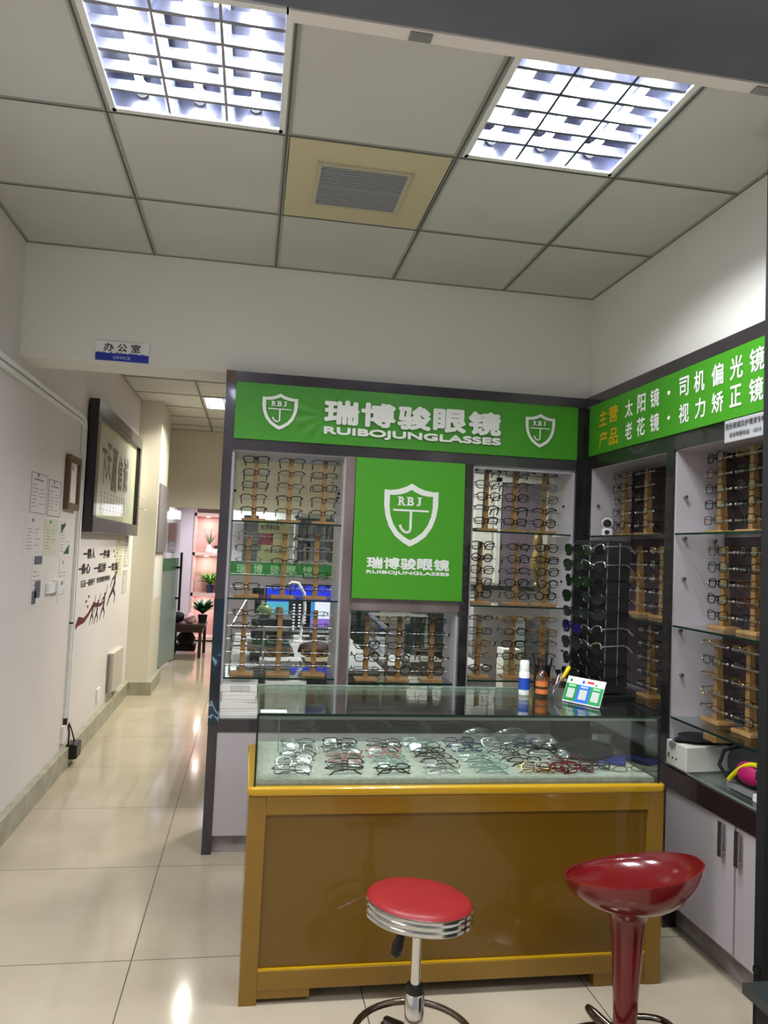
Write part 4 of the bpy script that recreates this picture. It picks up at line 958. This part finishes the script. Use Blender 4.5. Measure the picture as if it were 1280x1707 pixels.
k = MB(); k.prism([(0, 0), (.10, -.05), (.10, -.056), (0, -.01)], 7.5, 7.6, Matrix.Translation((XW, 0, 1.93))); k.prism([(0, 0), (.12, -.03), (.12, -.036), (0, -.008)], 7.5, 7.6, Matrix.Translation((XW, 0, 1.79))); k.build('flap', M_paper, t, True)

t = thing('wall_slogan', 'black Chinese slogan lettering decal on the left wall', 'wall decal', (XW, 6.0, 1.0))
def wl(body, y0, y1, z0, z1, b=.03): write('lettering', body, t, M_ink, XW+.001, y0, z0, y1-y0, z1-z0, b, 'left')
wl('一群人', 5.53, 5.93, 1.318, 1.392); wl('一件事', 6.10, 6.52, 1.312, 1.380)
wl('一条心', 5.35, 5.78, 1.215, 1.292); wl('一起拼', 5.92, 6.38, 1.208, 1.280); wl('一定赢', 6.48, 6.93, 1.205, 1.272)
wl('石品一番镜干', 5.50, 5.98, 1.125, 1.175, .02); wl('就是赢得精彩', 6.05, 6.60, 1.132, 1.175, .02)
t = thing('wall_silhouette', 'dark silhouettes of climbing people pulling a red ribbon on the left wall', 'wall decal', (XW, 6.2, .85))
k = MB()
def sil(pts, r, kk=k): kk.tube([(XW+.0015, y, z) for y, z in pts], r, 6, M=Matrix.Translation((XW+.0015, 0, 0)) @ Matrix.Diagonal((.15, 1, 1, 1)) @ Matrix.Translation((-XW-.0015, 0, 0)))
def person_sil(y, z, s, lean):
    sil([(y, z+.50*s), (y+.01, z+.53*s), (y, z+.56*s)], [.02*s, .045*s, .02*s]) 
    sil([(y-lean*.1, z+.25*s), (y, z+.36*s), (y, z+.48*s)], [.05*s, .06*s, .06*s])
    sil([(y-lean*.1, z+.26*s), (y-lean*.35, z+.13*s), (y-lean*.5, z)], [.05*s, .03*s, .02*s]); sil([(y-lean*.1, z+.26*s), (y+.1*s, z+.12*s), (y+.02*s, z)], [.05*s, .03*s, .02*s])
    sil([(y, z+.47*s), (y+.2*s, z+.56*s), (y+.3*s, z+.72*s)], [.03*s, .025*s, .015*s]); sil([(y, z+.47*s), (y-.25*s, z+.42*s), (y-.4*s, z+.30*s)], [.03*s, .02*s, .015*s])
person_sil(6.83, .93, .48, .6); person_sil(6.40, .84, .36, .3); person_sil(6.14, .83, .30, .2); person_sil(5.97, .84, .28, .2)
for y, z in ((6.70, 1.37), (6.86, 1.35), (6.76, 1.325), (5.72, 1.02), (5.80, 1.05), (5.78, .98)): sil([(y-.02, z+.008), (y, z-.006), (y+.03, z+.004)], [.004, .010, .003])
k.build('figures', mat('dark_silhouette', (50, 44, 48), .6), t, True)
k = MB()
for (a, b) in zip([(5.36, .84, .0), (5.50, .90, .06), (5.68, .89, .035), (5.82, .92, .03), (5.98, .975, .035), (6.14, .965, .03), (6.28, .955, .02), (6.40, .98, .01)][:-1], [(5.50, .90, .06), (5.68, .89, .035), (5.82, .92, .03), (5.98, .975, .035), (6.14, .965, .03), (6.28, .955, .02), (6.40, .98, .01)]):
    k.prism([(a[0], a[1]-a[2]/2), (b[0], b[1]-b[2]/2), (b[0], b[1]+b[2]/2), (a[0], a[1]+a[2]/2+.002)], XW+.001, XW+.002, Mx)
k.build('ribbon', mat('wine_ribbon', (104, 22, 38), .5), t, True)

t = thing('electrical_box', 'grey-white electrical box low on the left wall near the pillar', 'box', (XW, 6.95, .17))
B('cover', mat('box_paint', (196, 190, 178), .4), [(XW, XW+.05, 6.72, 7.20, .20, .52)], t, bevel=.003)
B('side_strip', M_grey, [(XW, XW+.02, 6.70, 6.72, .20, .51)], t)  # grey strip along the near side of the cover
B('pipe', M_grey, [(XW, XW+.01, 7.02, 7.03, .125, .20)], t)
tag(B('wall_outlet', M_white, [(XW, XW+.012, 6.30, 6.42, .20, .30)], bevel=.002), 'white outlet plate left of the low electrical box', 'outlet')
# pillar side board
tag(B('notice_board', mat('grey_board', (120, 116, 118), .5), [(-.92, -.90, 7.74, 8.40, 1.36, 2.03)]), 'tall grey notice board on the side of the pillar', 'board')
tag(B('paper_strip', M_paper, [(-.92, -.918, 7.80, 8.3, .90, 1.34)]), 'pale paper sheet below the grey board on the pillar', 'paper')

# ================================================================== PASSAGE END AND BACK ROOM
t = thing('glass_door', 'half frosted glass door standing open at the end of the passage', 'door', (-1.0, 9.2, 0), 0)
dvec = Vector((.10, .80, 0)); dl = dvec.length; Ad = math.atan2(dvec.y, dvec.x)
T = Matrix.Rotation(Ad, 4, 'Z')
def dbox(n, m, bx, par=t):
    k = MB()
    for b in bx: k.box(*b, M=T)
    return k.build(n, m, par)
dbox('frosted_panel', M_frost, [(0, dl, -.005, .005, .02, 1.12)]); dbox('green_band', mat('green_film', (40, 120, 60), .4), [(0, dl, -.006, .006, 1.12, 1.27)])
dbox('clear_panel', M_glass, [(0, dl, -.005, .005, 1.27, 1.86)])
h = dbox('handle', M_black, [(dl-.12, dl-.085, -.07, -.045, .62, 1.34)]); dbox('mount', M_black, [(dl-.115, dl-.09, -.05, -.006, 1.14, 1.165), (dl-.115, dl-.09, -.05, -.006, .76, .785)], h)
dbox('hinge', M_grey, [(0, .10, -.014, .014, 1.82, 1.88)])
t = thing('glass_partition', 'glass partition with a green name band behind the office', 'partition', (.9, 9.53, 0))
B('lower_pane', mat('lilac_frosted', (150, 142, 156), .5), [(-.36, 3.0, 9.52, 9.53, .0, 1.10)], t)
B('green_band', mat('green_film2', (30, 130, 50), .4), [(-.36, 3.0, 9.515, 9.53, 1.10, 1.265)], t)
B('upper_pane', M_glass, [(-.36, 3.0, 9.52, 9.53, 1.265, 1.885)], t)
B('frame', M_white, [(-.38, -.36, 9.51, 9.54, 0, 1.885)], t)
for i, ch in enumerate('瑞博骏眼镜'): write('lettering', ch, t, mat('pale_green_letter', (170, 215, 175), .5), -.17+i*.20, 9.513, 1.125, .11, .11, .012)

# niche shelf unit
t = thing('niche_unit', 'pink wooden niche shelving with lit compartments in the back room', 'shelf', (-.675, 12.05, 0))
k = MB(); x0, x1 = -.87, -.48; k.box(x0, x0+.03, 11.88, 12.2, 0, 2.0); k.box(x1-.03, x1, 11.88, 12.2, 0, 2.0)
for z in (.05, .70, 1.305, 1.90): k.box(x0, x1, 11.88, 12.2, z-.025, z+.025)
k.box(x0, x1, 12.19, 12.2, 0, 2.0); k.build('carcass', M_pink, t, True)
for z in (.675, 1.28, 1.875):
    k = MB(); k.lathe([(.03, 0), (.03, .004)], 16, ((x0+x1)/2, 12.0, z-.006)); k.build('downlight', mat('downlight', (255, 230, 220), .4, emit=(255, 225, 210), estr=8), t, True)
    ld = bpy.data.lights.new('spot', 'AREA'); ld.size = .08; ld.energy = 1.6; ld.color = (1, .86, .82); lo = bpy.data.objects.new('downlight_glow', ld); C.objects.link(lo); lo.parent = t
    lo.location = Vector(((x0+x1)/2, 12.0, z-.012))-Vector(t.location)
def leafy(par, c, n, L, w, up, m, seed, droop=.5):
    rd = random.Random(seed); k = MB()
    for i in range(n):
        a = rd.uniform(0, 2*PI); l = L*rd.uniform(.7, 1.1); e = up*rd.uniform(.6, 1.1); P = []
        for s in range(5):
            u = s/4; P.append(Vector((c[0]+math.cos(a)*l*u, c[1]+math.sin(a)*l*u, c[2]+l*e*u-l*droop*u*u)))
        wv = Vector((-math.sin(a), math.cos(a), 0)); vs = []
        for s, p in enumerate(P):
            q = w*math.sin(PI*(.15+.85*s/4))
            vs += [p-wv*q, p+Vector((0, 0, .3*q)), p+wv*q]
        k.add(vs, [(s*3+j, s*3+j+1, s*3+j+4, s*3+j+3) for s in range(4) for j in range(2)], True)
    return k.build('foliage', m, par)
t = thing('potted_plant', 'bright green spider plant in a blue pot in the middle niche', 'plant', (-.60, 11.98, .725))
k = MB(); k.lathe([(.045, 0), (.06, .12), (.055, .12), (.05, .1), (0, .1)], 16); k.build('pot', mat('blue_pot', (40, 60, 90), .3), t)
leafy(t, (0, 0, .12), 60, .26, .014, 1.5, M_leaf, 3, .8)
t = thing('potted_plant', 'dark leafy plant on the table in front of the niches', 'plant', (-.60, 10.55, .43))
k = MB(); k.lathe([(.05, 0), (.065, .09), (.058, .09), (0, .08)], 16); k.build('pot', M_blackm, t)
leafy(t, (0, 0, .10), 70, .18, .026, 1.5, M_leafd, 5, .5)
t = thing('vase', 'white vase with a tall aloe in the top niche', 'vase', (-.64, 11.98, 1.33))
k = MB(); k.lathe([(.05, 0), (.06, .02), (.03, .11), (.025, .12), (0, .11)], 16); k.build('body', M_white, t); leafy(t, (0, 0, .12), 12, .13, .008, 2.4, M_leafd, 7, .4)
t = thing('potted_plant', 'small purple succulent in a white pot in the top niche', 'plant', (-.54, 11.96, 1.33))
k = MB(); k.box(-.05, .05, -.04, .04, 0, .06); k.build('pot', M_white, t); leafy(t, (0, 0, .06), 22, .06, .012, 1.4, mat('purple_leaf', (90, 60, 80), .5), 9, .3)
t = thing('side_table', 'dark brown wooden table at the end of the passage', 'table', (-.74, 10.4, 0))
B('tabletop', M_darkwood, [(-1.0, -.54, 10.15, 10.72, .385, .43)], t, bevel=.004)
B('apron', M_darkwood, [(-.97, -.58, 10.19, 10.21, .32, .385), (-.59, -.57, 10.2, 10.68, .32, .385)], t)
for x, y in ((-.97, 10.18), (-.62, 10.18), (-.59, 10.66), (-.97, 10.66)): B('leg', M_darkwood, [(x, x+.04, y, y+.04, 0, .385)], t)
k = MB(); k.blob((-.90, 10.35, .50), (.09, .09, .07), 16, 9, .07, 3); tag(k.build('black_bag', M_blackm), 'black bag on the dark table at the passage end', 'bag')
k = MB(); k.blob((-.745, 10.32, .49), (.075, .07, .065), 20, 10, .14, 6); tag(k.build('pink_bag', mat('pink_plastic', (226, 176, 186), .3)), 'pink plastic bag on the dark table at the passage end', 'bag')
k = MB(); k.blob((-.80, 10.6, .20), (.12, .15, .10), 18, 10, .05, 8); k.box(-.93, -.68, 10.5, 10.8, .04, .12); tag(k.build('sports_bag', M_blackm), 'black bag stored under the dark table', 'bag')
t = thing('wall_poster', 'orange-red poster seen through the open glass door', 'poster', (-.95, 11.2, 1.3))
B('picture', noisy('red_orange_pattern', (160, 40, 24), (214, 130, 60), 30, .5), [(-1.11, -.98, 10.6, 10.61, 1.50, 1.72)], t)
B('sheet', mat('grey_lilac_sheet', (120, 112, 124), .5), [(-1.11, -.98, 10.6, 10.61, 1.32, 1.50)], t); B('number_plate', M_white, [(-1.08, -1.01, 10.595, 10.60, 1.38, 1.46)], t)
write('lettering', '281', t, M_ink, -1.07, 10.594, 1.40, .05, .04, .02)

# ================================================================== OFFICE BEHIND THE GLASS
structure(B('ceiling_pelmet', M_wall, [(-.36, 3.1, 11.5, 11.55, 1.80, 2.42)]))
t = thing('plaque', 'gold plaque with black Chinese characters and a red rectangle behind the partition', 'plaque', (.235, 10.0, 1.3))
B('plate', mat('gold_plate', (250, 234, 176), .5), [(.07, .47, 10.0, 10.01, 1.24, 1.80)], t)
B('red_block', mat('red_block', (176, 24, 34), .5), [(.07, .26, 9.994, 10.0, 1.48, 1.63)], t)
write('lettering', '光学科技', t, M_ink, .09, 9.993, 1.67, .25, .07, .012); write('lettering', '广州分公司', t, M_ink, .09, 9.993, 1.38, .30, .06, .012)
B('sideboard', M_white, [(-.14, .5, 9.99, 10.3, 0, 1.238)]).update_tag(); tag(bpy.data.objects['sideboard'], 'white sideboard under the gold plaque behind the partition', 'sideboard')
tag(B('grey_board', M_grey, [(-.12, .068, 10.0, 10.02, 1.24, 1.85)]), 'dark grey board left of the gold plaque', 'board')
t = thing('bookcase', 'white bookcase full of files behind the office partition', 'bookcase', (.95, 10.2, 0))
k = MB(); k.box(.54, .58, 10.05, 10.35, 0, 1.88)
for z in (1.05, 1.28, 1.57, 1.86): k.box(.54, 1.75, 10.05, 10.35, z-.012, z+.012)
k.box(.54, 1.75, 10.34, 10.35, 0, 1.88); k.build('carcass', M_white, t, True)
rd = random.Random(12); x = .60; z = 1.292
for row, z in ((0, 1.292), (1, 1.582)):
    x = .60; n = 0
    while x < 1.50:
        w = rd.uniform(.022, .045); hh = rd.uniform(.16, .25); c = rd.choice([(150, 150, 160), (90, 96, 110), (190, 190, 196), (60, 66, 84), (170, 150, 130), (120, 110, 130)])
        if rd.random() < .9:
            tag(B('file_binder', mat('file_%d' % c[0], c, .5), [(x, x+w-.003, 10.08, 10.30, z, z+hh)]), f'thin {"grey" if c[0] in (150, 90, 120) else "pale" if c[0] in (190, 170) else "dark"} file standing on the {"upper" if row else "lower"} bookcase shelf', 'file', 'files in the bookcase')
        x += w
# desk 1 with stacked things (left bay view)
t = thing('office_desk', 'office desk seen through the left display bay', 'desk', (.35, 5.6, 0))
B('desktop', mat('pale_desktop', (170, 170, 176), .4), [(-.10, .84, 4.75, 6.6, .70, .73)], t)
for x, y in ((-.08, 4.8), (.79, 4.8), (-.08, 6.5), (.79, 6.5)): B('leg', M_grey, [(x, x+.04, y, y+.04, 0, .70)], t)
B('modesty_panel', mat('dark_modesty', (70, 66, 80), .6), [(-.06, .82, 4.78, 4.80, .25, .70)], t)
t = thing('desk_screen', 'clear acrylic document rack frame standing on the left of the desk', 'rack', (-.03, 4.9, .73))
k = MB(); al = M_steel
for (a, b) in (((-.10, 4.80, .73), (-.10, 4.80, .965)), ((-.10, 4.80, .965), (-.02, 5.3, 1.09)), ((-.02, 5.3, .73), (-.02, 5.3, 1.09)), ((-.10, 4.8, .85), (.10, 4.8, .85)), ((.10, 4.80, .73), (.10, 4.80, .965)), ((-.1, 4.8, .965), (.1, 4.8, .965))): k.tube([a, b], .008, 6)
k.build('frame', al, t, True)
for i, (x0, x1, z0, z1, c, lb) in enumerate(((.02, .30, .73, .79, (60, 62, 66), 'dark folder at the bottom of the desk stack'), (.0, .28, .79, .83, (120, 120, 124), 'grey folder low in the desk stack'), (.03, .24, .83, .875, (40, 90, 46), 'green folder in the desk stack'), (.02, .29, .875, .92, (34, 34, 38), 'black folder in the desk stack'), (.01, .26, .92, .95, (196, 194, 190), 'white papers near the top of the desk stack'), (.02, .28, .95, 1.0, (50, 56, 54), 'dark box topmost of the desk stack'))):
    k = MB(); k.rbox(x0, x1, 5.0, 5.35, z0+.001, z1-.002, .004); tag(k.build('folder', mat('folder_%d_%d' % (c[0], c[1]), c, .5)), lb, 'folder')
t = thing('teapot', 'pale green glass teapot on the desk stack', 'teapot', (.10, 5.1, 1.0))
k = MB(); k.lathe([(.03, 0), (.05, .02), (.05, .05), (.03, .075), (.012, .08), (.014, .09), (0, .095)], 20); k.build('body', mat('green_ceramic', (130, 160, 90), .3), t)
k = MB(); k.tube([(.045, 0, .05), (.07, 0, .06), (.07, 0, .03), (.048, 0, .025)], .005, 6); k.build('handle', M_white, t)
k = MB(); k.lathe([(.022, 0), (.026, .01), (.026, .06), (.02, .07)], 16, (.20, 5.1, 1.0)); tag(k.build('glass_jar', mat('jar', (150, 165, 150), .2)), 'small glass jar beside the green teapot', 'jar')
for (x0, x1, z, lb, c) in ((.08, .34, .731, 'stack of white papers on the front of the desk', (216, 214, 216)), (.36, .60, .731, 'pile of brown and white papers on the desk right side', (140, 126, 104))):
    k = MB(); k.rbox(x0, x1, 4.78, 4.97, z, z+.035, .002); tag(k.build('paper_stack', mat('paper_%d' % c[0], c, .6)), lb, 'papers')
def monitor(x0, x1, y, z0, z1, label, content):
    t = thing('monitor', label, 'monitor', ((x0+x1)/2, y, .73)); cx = (x0+x1)/2
    B('casing', M_black, [(x0-.012, x1+.012, y, y+.03, z0-.02, z1+.012)], t)
    B('neck', M_black, [(cx-.03, cx+.03, y+.03, y+.05, .74, z0+.1)], t); B('foot', M_black, [(cx-.10, cx+.10, y-.03, y+.12, .73, .742)], t)
    for (a, b, c, d, col, e) in content:
        m = mat('screen_%d_%d_%d' % col, (10, 10, 10), .2, emit=col, estr=e)
        B('screen_area', m, [(x0+a*(x1-x0), x0+b*(x1-x0), y-.002, y, z0+c*(z1-z0), z0+d*(z1-z0))], t)
    return t
m1 = monitor(.318, .72, 6.2, .79, 1.16, 'monitor with black text panel and white window seen through the lower left bay',
        [(0, .42, .0, .66, (12, 10, 22), .5), (.42, .50, .12, .66, (60, 140, 220), 1.0), (.50, 1, .30, .66, (236, 238, 255), 1.1), (.42, 1, .12, .30, (150, 110, 220), 1.0), (0, 1, .66, 1, (30, 50, 220), 1.2), (0, 1, 0, .06, (200, 200, 210), .5)])
k = MB(); rd = random.Random(9)
for c in range(3):
    for r in range(9-c):
        x = .345+c*.045; z = 1.0-r*.024; k.box(x, x+.018, 6.196, 6.198, z, z+.012)
k.build('screen_text', mat('screen_text', (20, 20, 20), .5, emit=(230, 230, 240), estr=1), m1, True)
monitor(.13, .30, 6.0, .93, 1.15, 'small blue lit screen left of the larger monitor', [(0, 1, 0, .5, (90, 190, 220), .9), (0, 1, .5, 1, (30, 60, 220), 1.2)])
t = thing('desk_lamp', 'white curved desk lamp neck between the monitors', 'lamp', (.40, 6.05, .73))
k = MB(); k.tube([(0, 0, 0), (.03, 0, .25), (.02, 0, .38), (-.03, 0, .455), (-.08, 0, .46), (-.10, 0, .44)], .011, 8); k.build('neck', M_white, t)
k = MB(); k.lathe([(.07, 0), (.07, .012), (0, .014)], 20); k.build('base', M_white, t)
k = MB(); k.rbox(.02, .11, 5.9, 6.0, 1.06, 1.15, .01); k.rbox(.04, .09, 5.93, 5.97, .73, 1.06, .005); tag(k.build('black_speaker', M_black), 'black speaker left of the small blue screen', 'speaker')
k = MB(); k.blob((.45, 5.15, .79), (.12, .10, .055), 18, 10, .08, 5); tag(k.build('maroon_bag', mat('maroon_fabric', (60, 30, 38), .8)), 'crumpled maroon bag lying on the office desk beside the folders', 'bag')

# second desk group (middle and right bays)
t = thing('glass_cabinet', 'aluminium framed glass cabinet seen through the middle bay', 'cabinet', (1.15, 5.3, 0))
k = MB()
for (a, b) in (((.90, 5.0, .55), (.90, 5.0, .955)), ((.90, 5.0, .955), (.87, 5.6, 1.0)), ((.90, 5.0, .955), (.90, 5.0, .955)), ((.87, 5.6, .6), (.87, 5.6, 1.0)), ((.87, 5.6, 1.0), (1.30, 5.6, 1.0)), ((1.30, 5.6, .6), (1.30, 5.6, 1.0)), ((.90, 5.0, .78), (.87, 5.6, .84))): 
    if a != b: k.tube([a, b], .012, 6)
k.build('frame', M_steel, t, True)
B('side_glass', M_glass2, [(.885, .89, 5.0, 5.6, .6, .95)], t); B('base', M_lam, [(.88, 1.6, 5.0, 5.6, 0, .60)], t); B('shelf', M_lam, [(.9, 1.6, 5.02, 5.6, .70, .715)], t)
tag(B('paper_sheet', M_paper, [(.98, 1.10, 5.05, 5.25, .716, .720)]), 'white papers lying on the cabinet shelf in the middle bay', 'papers')
tag(B('black_case', M_blackm, [(1.12, 1.30, 5.1, 5.3, .716, .80)]), 'black case on the cabinet shelf in the middle bay', 'case')
t = thing('tall_cabinet', 'dark green cabinet behind the middle bay', 'cabinet', (.95, 6.6, 0))
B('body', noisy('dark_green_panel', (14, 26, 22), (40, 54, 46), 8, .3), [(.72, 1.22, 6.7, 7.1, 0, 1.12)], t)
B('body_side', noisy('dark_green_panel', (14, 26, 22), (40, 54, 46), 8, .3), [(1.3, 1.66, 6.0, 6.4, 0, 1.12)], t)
tag(B('cream_board', mat('cream_board', (150, 148, 128), .5), [(1.02, 1.26, 6.0, 6.02, .90, 1.18)]), 'grey-cream board standing behind the middle bay', 'board')
t = thing('drawer_unit', 'low pale drawer unit behind the middle bay', 'drawers', (1.09, 4.75, 0)); B('body', mat('pale_green_grey', (128, 132, 120), .5), [(.98, 1.20, 4.6, 4.9, 0, .80)], t); B('handle', M_steel, [(1.0, 1.18, 4.59, 4.6, .70, .71)], t)
structure(B('wall_office_partition', M_wall, [(1.4, 3.1, 6.6, 6.7, 0, 2.82)]))
structure(B('door_1', mat('lilac_door', (128, 116, 130), .5), [(2.16, 2.56, 6.57, 6.598, 0, 2.12)]))
structure(B('trim_1', M_white, [(2.12, 2.16, 6.56, 6.598, 0, 2.16), (2.56, 2.60, 6.56, 6.598, 0, 2.16), (2.12, 2.60, 6.56, 6.598, 2.12, 2.16)]))
t = thing('reception_counter', 'white counter with a dark ledge seen through the right bay', 'counter', (2.2, 5.9, 0))
B('body', M_lam, [(1.7, 2.9, 5.75, 6.1, 0, 1.20)], t); B('ledge', mat('dark_ledge', (60, 62, 58), .4), [(1.68, 2.92, 5.72, 6.12, 1.20, 1.235)], t)
tag(B('wall_notice', M_paper, [(1.93, 2.09, 6.585, 6.598, 1.45, 2.05)]), 'white notice sheets on the wall behind the right bay', 'notice')
t = thing('ornament', 'gold gourd ornament with a tassel on the counter behind the right bay', 'ornament', (2.22, 5.8, 1.236))
k = MB(); k.lathe([(.02, 0), (.03, .01), (.012, .04), (.05, .12), (.055, .20), (.035, .27), (.026, .30), (.04, .35), (.03, .40), (.008, .43)], 20); k.build('body', mat('dull_gold', (128, 108, 62), .45, .5), t)
t = thing('printer', 'grey office machine with a slanted glass lid behind the lower right bay', 'machine', (2.1, 5.3, 0))
k = MB(); k.prism([(1.95, .70), (2.45, .62), (2.45, .86), (1.95, 1.02)], 5.3, 5.5); k.build('lid', mat('grey_glass', (110, 118, 118), .2), t, True); B('stand', M_grey, [(2.0, 2.4, 5.3, 5.5, 0, .70)], t)
tag(B('paper_stack', M_paper, [(1.80, 1.93, 5.3, 5.45, 0, .80)]), 'tall stack of white paper behind the lower right bay', 'papers')
